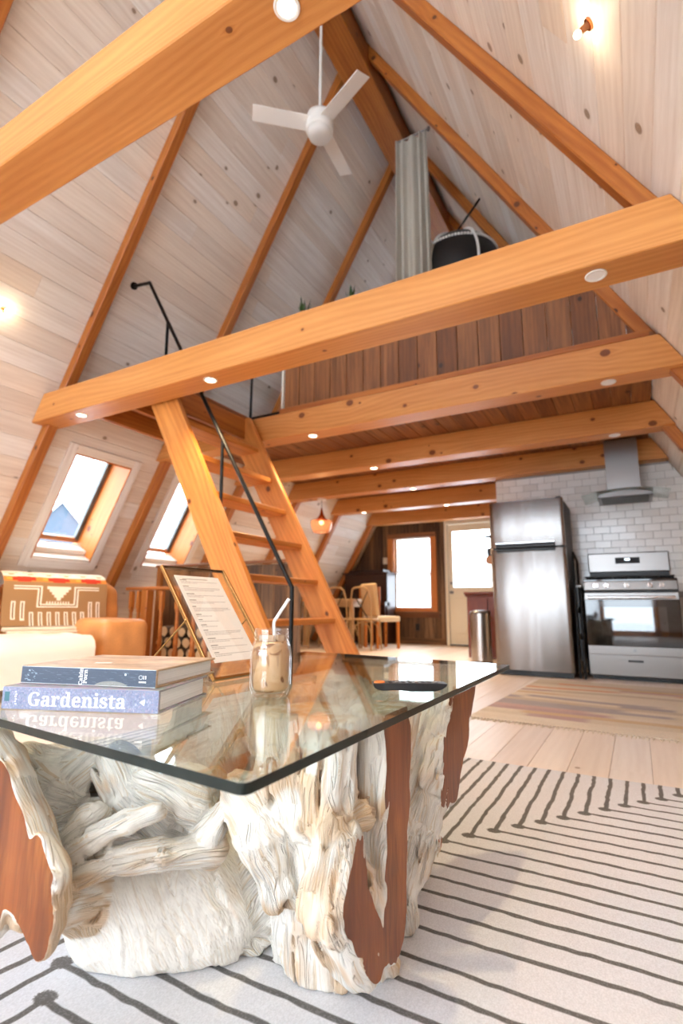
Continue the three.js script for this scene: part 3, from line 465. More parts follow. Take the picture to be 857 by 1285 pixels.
{
  const r = thing('gas_range', 'stainless steel gas range with black oven window beside the refrigerator', 'range', [-0.052, 0, -5.52]), w = 0.762;
  M('body', at(box(w, 0.86, 0.60, 0.004), 0, 0.46, -0.30), mat(0x2b2b2c, 0.5), r);
  M('toe_kick', at(box(w - 0.04, 0.04, 0.5, 0.003), 0, 0.021, -0.3), G.black, r);
  const d = M('drawer', at(box(w, 0.185, 0.03, 0.006), 0, 0, 0.012), G.steelPlain, r); d.position.set(0, 0.135, 0); M('drawer_pull', at(box(0.12, 0.018, 0.006, 0.003), 0.0, 0.04, 0.027), G.black, d);
  const o = M('oven_door', at(box(w, 0.56, 0.028, 0.006), 0, 0, 0.012), G.steelPlain, r); o.position.set(0, 0.505, 0);
  M('door_glass', at(box(w - 0.004, 0.42, 0.03, 0.004), 0, 0.006, 0.013), G.blackGloss, o); M('window', at(box(0.53, 0.26, 0.004, 0.001), 0.01, 0.02, 0.0285), mat(0x1a1c20, 0.03, 0, { clearcoat: 1, clearcoatRoughness: 0.01, specularIntensity: 1, ior: 1.8 }), o);
  M('emblem', at(cyl(0.013, 0.013, 0.003, 24), 0, -0.235, 0.0335, Math.PI / 2), mat(0x777777, 0.3, 1), o);
  M('door_handle', merge(rod([-0.35, 0.235, 0.07], [0.35, 0.235, 0.07], 0.013, 14), at(box(0.03, 0.03, 0.06, 0.006), -0.335, 0.235, 0.045), at(box(0.03, 0.03, 0.06, 0.006), 0.335, 0.235, 0.045)), G.chrome, o);
  const c = M('control_panel', at(box(w, 0.09, 0.07, 0.01), 0, 0, 0.0, -0.15), G.steelPlain, r); c.position.set(0, 0.845, -0.006);
  for (const x of [-0.275, -0.185, -0.02, 0.165, 0.255]) { const k = M('knob', at(cyl(0.021, 0.025, 0.035, 24), 0, 0, 0.017, Math.PI / 2), G.chrome, c); k.position.set(x, 0, 0.034); k.rotation.x = -0.15; M('knob_bar', at(box(0.01, 0.045, 0.014, 0.003), 0, 0, 0.036), G.steelPlain, k); }
  M('cooktop', at(box(w, 0.024, 0.60, 0.006), 0, 0.898, -0.30), G.blackGloss, r);
  const gr = []; for (const x of [-0.25, 0, 0.25]) { for (const z of [-0.06, -0.5]) gr.push(at(box(0.235, 0.014, 0.014, 0.003), x, 0.935, z)); for (const k of [-0.11, 0.11]) gr.push(at(box(0.014, 0.014, 0.45, 0.003), x + k, 0.935, -0.28)); for (const z of [-0.17, -0.39]) { gr.push(at(box(0.22, 0.012, 0.012, 0.003), x, 0.936, z)); for (const k of [-0.11, 0.11]) gr.push(at(box(0.014, 0.03, 0.014, 0.002), x + k, 0.922, z)); } gr.push(at(box(0.012, 0.012, 0.45, 0.003), x, 0.936, -0.28)); }
  M('grate', merge(gr), G.iron, r);
  for (const [x, z] of [[-0.25, -0.17], [-0.25, -0.39], [0.25, -0.17], [0.25, -0.39]]) M('burner', at(cyl(0.04, 0.045, 0.015, 20), x, 0.917, z), G.iron, r);
  const b = M('backguard', at(box(w - 0.03, 0.20, 0.05, 0.012), 0, 0, 0), G.steelPlain, r); b.position.set(0, 1.105, -0.565); M('vent_strip', at(box(w - 0.05, 0.1, 0.035, 0.004), 0, -0.14, 0.0), G.black, b);
  M('display', at(box(0.22, 0.062, 0.004, 0.002), 0.0, 0.018, 0.026), mat(0x070708, 0.6), b);
  M('clock_digits', at(box(0.045, 0.02, 0.002, 0.0008), 0.0, 0.028, 0.029), new THREE.MeshStandardMaterial({ color: 0xffffff, emissive: 0xdff2ff, emissiveIntensity: 3 }), b);
}
{
  const h = thing('range_hood', 'stainless chimney range hood with curved glass canopy on the tiled wall', 'range hood', [-0.02, 0, ZK + 0.008]);
  M('chimney', at(box(0.30, 0.535, 0.27, 0.004), 0, 2.08, 0.137), mat(0xaaa7a4, 0.38, 1), h);
  const s = new THREE.Shape(); s.moveTo(-0.235, 0); s.lineTo(0.235, 0); s.lineTo(0.225, 0.02); s.quadraticCurveTo(0, 0.095, -0.225, 0.02); s.closePath(); M('hood_body', new THREE.ExtrudeGeometry(s, { depth: 0.43, bevelEnabled: true, bevelSize: 0.004, bevelThickness: 0.004, bevelSegments: 2, curveSegments: 24 }).translate(0, 1.725, 0.006), G.steelPlain, h);
  const c = new THREE.Shape(), n = 24, a = [], top = (t) => 1.79 - 0.05 * t * t; for (let i = 0; i <= n; i++) a.push([(i / n * 2 - 1) * 0.38, top(i / n * 2 - 1)]); for (let i = n; i >= 0; i--) a.push([(i / n * 2 - 1) * 0.38, top(i / n * 2 - 1) + 0.006]);
  M('glass_canopy', new THREE.ExtrudeGeometry(new THREE.Shape(a.map((p) => new THREE.Vector2(...p))), { depth: 0.49, bevelEnabled: false }).translate(0, 0, 0.003), new THREE.MeshPhysicalMaterial({ color: 0xdfe6e2, roughness: 0.02, transmission: 0.92, thickness: 0 }), h);
  M('filter', at(box(0.42, 0.006, 0.38, 0.002), 0, 1.72, 0.22), mat(0x555555, 0.5, 1), h);
}
{
  const s = thing('step_stool', 'folded black step stool leaning between the refrigerator and the range', 'step stool', [-0.485, 0, -5.46], 0);
  for (const [dx, z0, z1, top] of [[-0.028, 0.0, -0.09, 1.18], [0.02, 0.05, -0.08, 0.86]]) { M('rail', pipe([[dx, 0.012, z0], [dx, top - 0.06, z1], [dx, top, z1 - 0.05], [dx, top - 0.06, z1 - 0.4], [dx, 0.012, z0 - 0.4]], 0.012), G.iron, s); }
  for (const y of [0.25, 0.5, 0.75]) M('step', at(box(0.022, 0.2, 0.36, 0.006), -0.006, y, -0.24), G.black, s);
  M('hinge', at(cyl(0.02, 0.02, 0.06, 16), 0, 0.85, -0.09, 0, 0, Math.PI / 2), G.steelPlain, s);
}
{
  const t = thing('trash_can', 'round stainless steel trash can beside the refrigerator', 'trash can', [-1.63, 0, -6.28]);
  M('body', lathe([[0, 0.004], [0.115, 0.004], [0.118, 0.03], [0.118, 0.57], [0.112, 0.575], [0, 0.575]], 40), mat(0xb9b4b0, 0.28, 1), t); M('base_ring', lathe([[0.1, 0], [0.122, 0], [0.122, 0.028], [0.118, 0.03]], 40), G.black, t);
  M('lid', lathe([[0.122, 0.57], [0.124, 0.585], [0.11, 0.602], [0.05, 0.614], [0, 0.616]], 40), G.steelPlain, t); M('pedal', at(box(0.06, 0.012, 0.05, 0.004), 0, 0.03, 0.14), G.black, t);
}
{
  const c = thing('wood_cabinet', 'low reddish-brown wooden cabinet behind the trash can', 'cabinet', [-1.68, 0, -7.15]);
  M('carcass', at(bar(0.56, 0.8, 0.5, 0.004, 1), 0, 0.41, 0), W.cherry, c); M('top', at(bar(0.62, 0.035, 0.56, 0.006, 0), 0, 0.83, 0), W.cherry, c); M('cornice', at(bar(0.6, 0.03, 0.53, 0.01, 0), 0, 0.797, 0), W.cherry, c);
  for (const s of [-1, 1]) { const d = M('door', at(bar(0.25, 0.62, 0.018, 0.004, 1), 0, 0, 0), W.cherry, c); d.position.set(s * 0.135, 0.42, 0.26); M('knob', at(new THREE.SphereGeometry(0.012, 12, 10), -s * 0.1, 0.1, 0.02), G.brass, d); }
}
{
  const u = thing('utensil_rack', 'black wall rack with hanging wooden-handled pans beside the entry door', 'rack', [-1.45, 0, -6.45]);
  M('wall_plate', at(box(0.02, 0.5, 0.06, 0.003), 0.1, 1.3, 0), G.blackMetal, u); M('shelf', polyG([[-0.2, 1.515], [0.09, 1.44], [0.09, 1.5]], 0.1), G.blackMetal, u);
  M('hook_arm', at(box(0.2, 0.018, 0.018, 0.004), 0.0, 1.27, 0), G.blackMetal, u); M('pan', at(cyl(0.055, 0.05, 0.03, 24), -0.07, 1.21, 0.02, Math.PI / 2), mat(0xb07a52, 0.5), u); M('pan_handle', at(box(0.045, 0.12, 0.02, 0.006), -0.08, 1.3, 0.02), G.black, u); M('jar', at(cyl(0.03, 0.03, 0.05, 16), -0.02, 1.245, 0.03), G.chrome, u); M('ladle', merge(rod([0.02, 1.25, 0], [-0.005, 1.07, 0.0], 0.009), at(new THREE.SphereGeometry(0.022, 12, 10), -0.008, 1.06, 0)), G.blackMetal, u);
}
// ------------------------------------------------------------------ dining corner
const MAT_CHAIR = wood(T.floor, 0xc9ab7c, 0.5), MAT_OAK = wood(T.floor, 0xd8bd92, 0.5);
function xChair(x, z, turn, label, group) {
  const c = thing('cross_back_chair', label, 'chair', [x, 0, z], turn, group); c.scale.set(0.86, 1, 0.9);   // back towards +z
  const arcT = (pts, r) => tube(pts, r, 20, 8);
  for (const s of [-1, 1]) { M('leg', arcT([[s * 0.19, 0.005, 0.2], [s * 0.185, 0.3, 0.19], [s * 0.18, 0.47, 0.18], [s * 0.185, 0.75, 0.23], [s * 0.15, 0.9, 0.26]], 0.015), MAT_CHAIR, c); M('leg', arcT([[s * 0.2, 0.005, -0.21], [s * 0.19, 0.25, -0.19], [s * 0.18, 0.45, -0.18]], 0.015), MAT_CHAIR, c); }
  M('back_rail', arcT([[-0.15, 0.9, 0.26], [-0.1, 0.93, 0.27], [0, 0.94, 0.275], [0.1, 0.93, 0.27], [0.15, 0.9, 0.26]], 0.015), MAT_CHAIR, c);
  M('cross_slat', arcT([[-0.15, 0.88, 0.25], [-0.03, 0.7, 0.235], [0.12, 0.48, 0.19]], 0.009), G.iron, c); M('cross_slat', arcT([[0.15, 0.88, 0.25], [0.03, 0.7, 0.22], [-0.12, 0.48, 0.19]], 0.009), G.iron, c);
  M('seat', at(lathe([[0, 0.44], [0.2, 0.44], [0.215, 0.452], [0.215, 0.462], [0.2, 0.472], [0, 0.468]], 32), 0, 0, -0.01), MAT_CHAIR, c);
  for (const [a, b] of [[[-0.18, 0.17], [0.18, 0.17]], [[-0.18, -0.17], [0.18, -0.17]]]) M('leg_brace', arcT([[a[0], 0.2, a[1]], [a[0] * 0.7, 0.36, a[1]], [0, 0.42, a[1]], [b[0] * 0.7, 0.36, b[1]], [b[0], 0.2, b[1]]], 0.01), MAT_CHAIR, c);
}
xChair(-4.44, -7.35, 0.08, 'cross-back bistro chair closest to the stair, its back to the room', undefined);
xChair(-4.05, -7.34, -0.05, 'middle cross-back bistro chair of the row at the dining table', undefined);
xChair(-3.67, -7.36, 0.03, 'cross-back bistro chair next to the cream upholstered chair', undefined);
{
  const t = thing('dining_table', 'pale pine dining table behind the cross-back chairs', 'table', [-4.5, 0, -7.85]);
  M('table_top', at(bar(1.0, 0.04, 0.6, 0.006, 0), 0, 0.755, 0), MAT_OAK, t); M('apron', at(bar(0.84, 0.09, 0.46, 0.004, 0), 0, 0.69, 0), MAT_OAK, t); for (const [x, z] of [[-0.44, -0.24], [0.44, -0.24], [-0.44, 0.24], [0.44, 0.24]]) M('leg', at(bar(0.07, 0.735, 0.07, 0.006, 1), x, 0.3675, z), MAT_OAK, t);
}
{
  const c = thing('upholstered_chair', 'cream upholstered dining chair with wooden legs at the table end', 'chair', [-3.64, 0, -7.86], Math.PI - 0.6);
  M('seat', at(box(0.46, 0.09, 0.44, 0.03, 4), 0, 0.46, 0), mat(0xe6d8c2, 0.9), c); M('backrest', at(box(0.45, 0.52, 0.07, 0.03, 4), 0, 0.76, -0.22, -0.1), mat(0xd9b98e, 0.85), c); for (const [x, z] of [[-0.19, -0.19], [0.19, -0.19], [-0.19, 0.19], [0.19, 0.19]]) M('leg', at(bar(0.04, 0.42, 0.04, 0.004, 1), x, 0.21, z), W.honey, c);
}
{
  const c = thing('ladder_back_chair', 'orange pine chair on the far side of the dining table', 'chair', [-4.15, 0, -8.325]); c.scale.set(1, 1, 0.86);
  for (const s of [-1, 1]) { M('leg', at(bar(0.035, 1.0, 0.035, 0.004, 1), s * 0.19, 0.5, -0.16), W.rafter, c); M('leg', at(bar(0.035, 0.43, 0.035, 0.004, 1), s * 0.19, 0.215, 0.18), W.rafter, c); } M('seat', at(bar(0.42, 0.03, 0.4, 0.006, 0), 0, 0.445, 0.01), W.rafter, c); for (const y of [0.62, 0.78, 0.95]) M('back_slat', at(bar(0.38, 0.09, 0.018, 0.004, 0), 0, y, -0.16), W.rafter, c);
}
{
  const p = thing('upright_piano', 'dark wooden upright cabinet piano against the back wall', 'piano', [-4.3, 0, -8.76]), dk = wood(T.dark, 0x6a4a38, 0.4);
  M('case', at(bar(0.86, 1.22, 0.36, 0.006, 0), 0, 0.625, -0.02), dk, p); M('lid', at(bar(0.92, 0.03, 0.42, 0.006, 0), 0, 1.25, 0), dk, p); M('cornice', at(bar(0.7, 0.05, 0.3, 0.01, 0), 0, 1.29, 0), dk, p); M('shelf', at(bar(0.86, 0.07, 0.2, 0.01, 0), 0, 0.7, 0.16), dk, p); for (const s of [-1, 1]) M('leg', at(bar(0.06, 0.66, 0.06, 0.008, 1), s * 0.38, 0.335, 0.2), dk, p);
}
{
  const p = thing('pendant_lamp', 'copper and amber glass pendant lamp hanging over the dining corner', 'pendant', [-3.73, 0, -6.1]);
  M('ceiling_rose', at(cyl(0.06, 0.065, 0.02, 24), 0, BY0 - 0.011, 0), G.whitePlastic, p); M('cord', rod([0, BY0 - 0.02, 0], [0, 1.99, 0], 0.004), G.black, p);
  M('copper_neck', lathe([[0.008, 2.0], [0.014, 1.96], [0.03, 1.9], [0.055, 1.86], [0.088, 1.835], [0.086, 1.832]], 32), G.copper, p);
  M('glass_shade', lathe([[0.088, 1.835], [0.15, 1.82], [0.155, 1.79], [0.14, 1.72], [0.115, 1.66], [0.11, 1.655]], 36), new THREE.MeshPhysicalMaterial({ color: 0xf2cdb2, roughness: 0.03, transmission: 0.85, thickness: 0, side: THREE.DoubleSide }), p);
  M('rim', at(new THREE.TorusGeometry(0.112, 0.006, 8, 36), 0, 1.657, 0, Math.PI / 2), G.copper, p);
  M('bulb', at(new THREE.SphereGeometry(0.032, 20, 14), 0, 1.79, 0), new THREE.MeshStandardMaterial({ color: 0xffffff, emissive: new THREE.Color().setRGB(1, 0.75, 0.42), emissiveIntensity: 5 }), p);
  const l = new THREE.PointLight(new THREE.Color().setRGB(1, 0.75, 0.45), 0.5, 0, 2); l.position.y = 1.79; l.castShadow = true; p.add(l);
}
{ const o = thing('wall_outlet', 'dark wall outlet below the sash window', 'outlet', [-3.45, 0.3, ZBACK + 0.028]); M('plate', at(box(0.075, 0.12, 0.008, 0.003), 0, 0, 0.005), G.black, o); M('socket', at(box(0.035, 0.03, 0.004, 0.001), 0, 0.024, 0.01), G.iron, o); M('socket', at(box(0.035, 0.03, 0.004, 0.001), 0, -0.024, 0.01), G.iron, o); }
{ const o = thing('light_switch', 'cream light switch beside the sash window', 'switch', [-4.07, 1.5, ZBACK + 0.028]); M('plate', at(box(0.09, 0.12, 0.008, 0.003), 0, 0, 0.005), G.cream, o); M('toggle', at(box(0.012, 0.026, 0.012, 0.002), 0, 0, 0.013), G.whitePlastic, o); }
// ------------------------------------------------------------------ sofa corner
const leatherTex = dataTexture(512, 512, (u, v, o) => { const n = vnoise2(u * 90, v * 90, 90, 90, 4) * 0.5 + vnoise2(u * 200, v * 200, 200, 200, 6) * 0.5, b = vnoise2(u * 6, v * 6, 6, 6, 2); const k = 0.86 + 0.1 * n + 0.12 * b; o[0] = 214 * k; o[1] = 148 * k; o[2] = 88 * k; });
const MAT_LEATHER = new THREE.MeshPhysicalMaterial({ map: leatherTex, roughness: 0.5, bumpMap: leatherTex, bumpScale: 0.0008 });
function puffy(w, h, d, r, bulge, wr = 0.004, seed = 1) {   // upholstered cushion: rounded box with swollen faces and light creases
  const g = new RoundedBoxGeometry(w, h, d, 6, r), p = g.attributes.position, gg = new THREE.BoxGeometry(w, h, d, 22, 16, 22), q = gg.attributes.position, V = new THREE.Vector3();
  for (let i = 0; i < q.count; i++) {
    V.set(q.getX(i), q.getY(i), q.getZ(i)); const c = new THREE.Vector3(clamp(V.x, -w / 2 + r, w / 2 - r), clamp(V.y, -h / 2 + r, h / 2 - r), clamp(V.z, -d / 2 + r, d / 2 - r)), n = V.clone().sub(c); const L = n.length(); if (L > 1e-6) { n.divideScalar(L); V.copy(c).addScaledVector(n, r); }
    const ex = 1 - (2 * V.x / w) ** 2, ey = 1 - (2 * V.y / h) ** 2, ez = 1 - (2 * V.z / d) ** 2, s = bulge * Math.sqrt(clamp(Math.max(ex * ey, ex * ez, ey * ez) > 0 ? [ey * ez, ex * ez, ex * ey].reduce((a, b) => Math.max(a, b)) : 0)) + wr * (vnoise3(V.x * 14 + seed * 9, V.y * 14, V.z * 14) - 0.5) * 2;
    if (L > 1e-6) V.addScaledVector(n, s); q.setXYZ(i, V.x, V.y, V.z);
  }
  const m = mergeVertices((gg.deleteAttribute('normal'), gg), 1e-4); m.computeVertexNormals(); return m;
}
const sofa = thing('sofa', 'tan leather sofa under the skylight with a blanket over its back', 'sofa', [-3.62, 0, -3.16], -0.2);
{
  M('arm', at(puffy(0.9, 0.50, 0.40, 0.06, 0.012, 0.004, 2), -0.46, 0.275, 0.2), MAT_LEATHER, sofa);
  M('base', at(puffy(0.86, 0.18, 1.9, 0.04, 0.004, 0.002, 4), -0.48, 0.15, 1.36), MAT_LEATHER, sofa);
  for (let i = 0; i < 2; i++) { M('seat_cushion', at(puffy(0.66, 0.13, 0.84, 0.06, 0.015, 0.004, 5 + i), -0.36, 0.27, 0.84 + i * 0.86), MAT_LEATHER, sofa); M('back_cushion', at(puffy(0.26, 0.46, 0.94, 0.10, 0.03, 0.008, 8 + i), -0.72, 0.60, 0.46 + i * 0.95, 0, 0, 0.12), MAT_LEATHER, sofa); }
  M('back_frame', at(puffy(0.16, 0.60, 2.2, 0.05, 0.004, 0.002, 3), -0.9, 0.40, 1.15), MAT_LEATHER, sofa);
  for (const [x, z] of [[-0.08, 0.1], [-0.85, 0.1], [-0.08, 2.1], [-0.85, 2.1]]) M('foot', at(cyl(0.025, 0.02, 0.07, 12), x, 0.036, z), W.dark[3], sofa);
}
const blanketTex = canvasTexture(768, 640, (c, Wd, H) => {
  c.fillStyle = '#a07a52'; c.fillRect(0, 0, Wd, H);
  const cream = '#efe4d2', dk = '#7c5a3a', step = (x, y, w, h, col) => { c.fillStyle = col; c.fillRect(x, y, w, h); };
  step(0, 0, Wd, 96, cream); for (let i = 0; i < 6; i++) { step(i * 132 + 10, 20, 100, 14, '#d9b489'); step(i * 132 + 40, 50, 40, 20, '#c8864a'); }
  step(0, 96, Wd, 54, '#e08a3c'); for (let i = 0; i < 3; i++) { step(60 + i * 250, 104, 160, 38, '#d2341a'); step(95 + i * 250, 92, 90, 62, '#c83a1e'); step(20 + i * 250, 112, 40, 22, '#f0a848'); }
  const zig = (off, lw, col) => { c.strokeStyle = col; c.lineWidth = lw; c.beginPath(); c.moveTo(70, 205 + off); c.lineTo(250 - off, 205 + off); c.lineTo(250 - off, 370 - off * 0.5); c.lineTo(520 + off, 370 - off * 0.5); c.lineTo(520 + off, 205 + off); c.lineTo(700, 205 + off); c.stroke(); };
  zig(0, 34, cream); zig(0, 10, dk); for (let i = 0; i < 5; i++) { step(300 + i * 18, 190 + i * 26, 176 - i * 36, 26, cream); } for (let i = 0; i < 9; i++) step(300 + i * 20, 330, 10, 26, cream);
  for (let i = 0; i < 11; i++) { const x = 60 + i * 62, t = i < 2 || i > 8 ? 330 : 430; step(x, t, 30, 170 + (i % 2) * 10, cream); step(x + 10, t + 10, 10, 150, dk); }
  step(0, 590, Wd, 50, cream); step(0, 604, Wd, 8, '#b9a184');
});
{
  // throw draped over the back cushion; u along the sofa, v from behind over the top and down the front
  const b = thing('throw_blanket', 'folded wool throw with brown and red stepped pattern over the sofa back', 'blanket', [-3.62, 0, -3.16], -0.2);
  const prof = [[-0.93, 0.60], [-0.935, 0.77], [-0.89, 0.865], [-0.80, 0.893], [-0.69, 0.882], [-0.60, 0.825], [-0.563, 0.73], [-0.548, 0.62], [-0.53, 0.51], [-0.505, 0.43], [-0.47, 0.405], [-0.40, 0.39]];
  const drape = (off, z0, z1, v0, v1, name, m) => { const cv = new THREE.CatmullRomCurve3(prof.map(([x, y]) => new THREE.Vector3(x, y, 0))), nu = 24, nv = 48, P = [], U = [], I = [];
    for (let j = 0; j <= nv; j++) for (let i = 0; i <= nu; i++) { const t = lerp(v0, v1, j / nv), q = cv.getPointAt(t), tg = cv.getTangentAt(t), n = [-tg.y, tg.x], z = lerp(z0, z1, i / nu), w = off + 0.006 * (vnoise3(t * 6, z * 7, off * 90) - 0.2); P.push(q.x - n[0] * -w * 1, q.y + n[1] * w, z + 0.01 * Math.sin(t * 9 + off * 60)); U.push(1 - i / nu, 1 - clamp((t - 0.42) / 0.50)); }
    for (let j = 0; j < nv; j++) for (let i = 0; i < nu; i++) { const a = j * (nu + 1) + i, c = a + nu + 1; I.push(a, c, a + 1, a + 1, c, c + 1); }
    const g = new THREE.BufferGeometry(); g.setAttribute('position', new THREE.Float32BufferAttribute(P, 3)); g.setAttribute('uv', new THREE.Float32BufferAttribute(U, 2)); g.setIndex(I); g.computeVertexNormals(); return M(name, g, m, b); };
  const mb = new THREE.MeshPhysicalMaterial({ map: blanketTex, roughness: 0.95, side: THREE.DoubleSide, sheen: 0.3, sheenRoughness: 0.8 }), edge = new THREE.MeshPhysicalMaterial({ color: 0xe6dccb, roughness: 0.95, side: THREE.DoubleSide });
  drape(0.022, 0.13, 0.96, 0.12, 0.86, 'cloth', mb); drape(0.010, 0.15, 0.94, 0.1, 0.9, 'under_fold', edge);
  M('hem', tube([[-0.482, 0.455, 0.13], [-0.478, 0.45, 0.5], [-0.482, 0.455, 0.96]], 0.014, 20, 8), edge, b); M('hem', tube([[-0.462, 0.43, 0.16], [-0.458, 0.425, 0.5], [-0.462, 0.43, 0.93]], 0.012, 20, 8), edge, b);
}
{
  // lies on the seat and hangs over its front edge
  const g = puffy(0.95, 0.05, 0.98, 0.024, 0.012, 0.008, 21), q = g.attributes.position;
  for (let i = 0; i < q.count; i++) { let x = q.getX(i), y = q.getY(i); const z = q.getZ(i), n = vnoise3(x * 60, y * 60, z * 60) - 0.5, m = vnoise3(x * 9, 3, z * 9) - 0.5; y += n * 0.016 + m * 0.02; const e = x - 0.12, r = 0.07; if (e > 0) { const a = Math.min(e / r, Math.PI / 2), ex = Math.max(e - r * Math.PI / 2, 0); x = 0.12 + (r + y) * Math.sin(a); y = -r + (r + y) * Math.cos(a) - ex; } q.setXYZ(i, x, y, z + n * 0.012); }
  g.computeVertexNormals();
  const s = single('sheepskin', g, mat(0xeee7dd, 1, 0, { sheen: 0.5, sheenRoughness: 0.9 }), 'fluffy white sheepskin draped over the tan sofa seat', 'throw', null, [-3.90, 0.385, -2.20]); s.rotation.y = -0.2;
}
// guard rail, board partition and firewood between sofa and stair
{
  const r = thing('guard_rail', 'low pine guard rail with turned balusters beside the sofa arm', 'railing', [0, 0, -3.72]);
  M('top_rail', at(bar(1.3, 0.035, 0.06, 0.006, 0), -3.98, 0.815, 0), W.rafter, r); M('bottom_rail', at(bar(1.3, 0.04, 0.05, 0.006, 0), -3.98, 0.1, 0), W.rafter, r);
  M('newel_post', at(bar(0.09, 0.795, 0.09, 0.006, 1), -4.33, 0.3985, 0), W.rafter, r); M('newel_post', at(bar(0.08, 0.795, 0.08, 0.006, 1), -3.38, 0.3985, 0), W.rafter, r);
  for (const x of [-4.56, -4.45, -4.12, -3.9, -3.68, -3.52]) M('baluster', at(merge(at(bar(0.045, 0.18, 0.045, 0.004, 1), 0, 0.70, 0), at(lathe([[0.016, 0], [0.024, 0.01], [0.02, 0.03], [0.024, 0.08], [0.016, 0.36], [0.024, 0.385], [0.018, 0.4]], 14), 0, 0.21, 0), at(bar(0.045, 0.1, 0.045, 0.004, 1), 0, 0.165, 0)), x, 0, 0), x < -4.4 ? W.honey : W.rafter, r);
}
{
  const p = thing('board_partition', 'waist-high partition of dark weathered boards behind the stair', 'partition', [0, 0, -4.3]), r = rng(71);
  const x0 = -4.8, x1 = -2.85, n = 12, w = (x1 - x0) / n; for (let i = 0; i < n; i++) M('partition_board', at(bar(w - 0.004, 1.06, 0.022, 0.003, 1), x0 + (i + 0.5) * w, 0.535, 0), W.weather[Math.floor(r() * 4)], p);
  M('cap_rail', at(bar(x1 - x0 + 0.08, 0.03, 0.08, 0.004, 0), (x0 + x1) / 2, 1.09, 0.01), W.dark[0], p); M('end_post', at(bar(0.06, 1.07, 0.06, 0.004, 1), x0 + 0.02, 0.54, 0.03), W.rafter, p);
}
{
  const barkM = mat(0x5a4636, 0.95), endM = mat(0xd8b78c, 0.9), r = rng(81);
  for (let j = 0; j < 4; j++) for (let i = 0; i < 8 - (j % 2); i++) {
    const R = 0.05 + r() * 0.012, o = thing('firewood_log', 'split firewood log in the stack behind the guard rail', 'log', [-4.35 + i * 0.125 + (j % 2) * 0.062, 0.062 + j * 0.107, -4.08], 0, 'firewood stacked behind the guard rail'), n = 9, pts = []; for (let k = 0; k < n; k++) { const a = k / n * 6.283, rr = R * (0.85 + r() * 0.25); pts.push([Math.cos(a) * rr, Math.sin(a) * rr]); }
    M('bark', polyG(pts, 0.30).translate(0, 0, -0.15), barkM, o); M('end_grain', polyG(pts.map(([x, y]) => [x * 0.88, y * 0.88]), 0.004).translate(0, 0, 0.1501), endM, o);
  }
}
// ------------------------------------------------------------------ rugs
const RUGX0 = -2.3, RUGX1 = 1.25, RUGZ0 = -2.33, RUGZ1 = 1.2;
const rugTex = dataTexture(2048, 2048, (u, v, o) => {
  const x = lerp(RUGX0, RUGX1, u), z = lerp(RUGZ1, RUGZ0, v), wob = (vnoise2(x * 9 + 40, z * 9 + 40, 999, 999, 3) - 0.5) * 0.006 + (vnoise2(x * 40 + 40, z * 40 + 40, 9999, 9999, 5) - 0.5) * 0.004;
  let d = 1, blob = 1; const near = (dd) => { if (dd < d) d = dd; };
  // far half: corners step right and away, each line runs right, then away
  const up = z < -1.055;
  const corner = (i) => up ? [-0.517 + 0.0535 * i, -1.505 - 0.0674 * i] : [-1.005 + 0.058 * i, -0.745 + 0.0655 * i];
  const i0 = up ? Math.round((-1.505 - z) / 0.0674) : Math.round((z + 0.745) / 0.0655), j0 = up ? Math.round((x + 0.517) / 0.0535) : Math.round((x + 1.005) / 0.058);
  for (const i of [i0 - 1, i0, i0 + 1]) { const [cx, cz] = corner(i); if (x > cx) near(Math.abs(z - cz + wob)); blob = Math.min(blob, Math.hypot((x - cx + 0.002) * 0.85, z - cz - (up ? 0.003 : -0.003))); }
  for (const j of [j0 - 1, j0, j0 + 1]) { const [cx, cz] = corner(j); if (up ? z < cz : z > cz) near(Math.abs(x - cx - (up ? 0 : -0.09 * (z - cz)) + wob));  }
  const wv = hash2(Math.floor(x * 700), Math.floor(z * 420), 7), weave = 0.92 + 0.08 * wv, wid = 0.0052 + 0.0016 * vnoise2(x * 6 + 9, z * 6 + 9, 999, 999, 12);
  const k = Math.max(1 - smooth(wid - 0.0012, wid + 0.0016, d), (1 - smooth(0.0145, 0.0185, blob + (wv - 0.5) * 0.003)) * 0.98), kk = k * (0.72 + 0.28 * (hash2(Math.floor(x * 500), Math.floor(z * 500), 9) > 0.3 ? 1 : 0.45));
  const tint = vnoise2(x * 3 + 50, z * 3 + 50, 999, 999, 21);
  o[0] = lerp(224 * weave + 8 * tint, 100, kk); o[1] = lerp(228 * weave + 2 * tint, 97, kk); o[2] = lerp(236 * weave - 4 * tint, 95, kk);
});
{
  const w = RUGX1 - RUGX0, dd = RUGZ1 - RUGZ0, g = new THREE.BoxGeometry(w, 0.008, dd, 120, 1, 120), p = g.attributes.position;
  for (let i = 0; i < p.count; i++) { const x = p.getX(i), z = p.getZ(i); if (p.getY(i) > 0) p.setY(i, 0.004 + 0.0025 * vnoise2(x * 5 + 30, z * 5 + 30, 999, 999, 2)); }
  g.computeVertexNormals();
  single('striped_rug', g, new THREE.MeshPhysicalMaterial({ map: rugTex, roughness: 0.95 }), 'cream flatweave rug with grey nested angular lines under the coffee table', 'rug', null, [(RUGX0 + RUGX1) / 2, 0.005, (RUGZ0 + RUGZ1) / 2]);
}
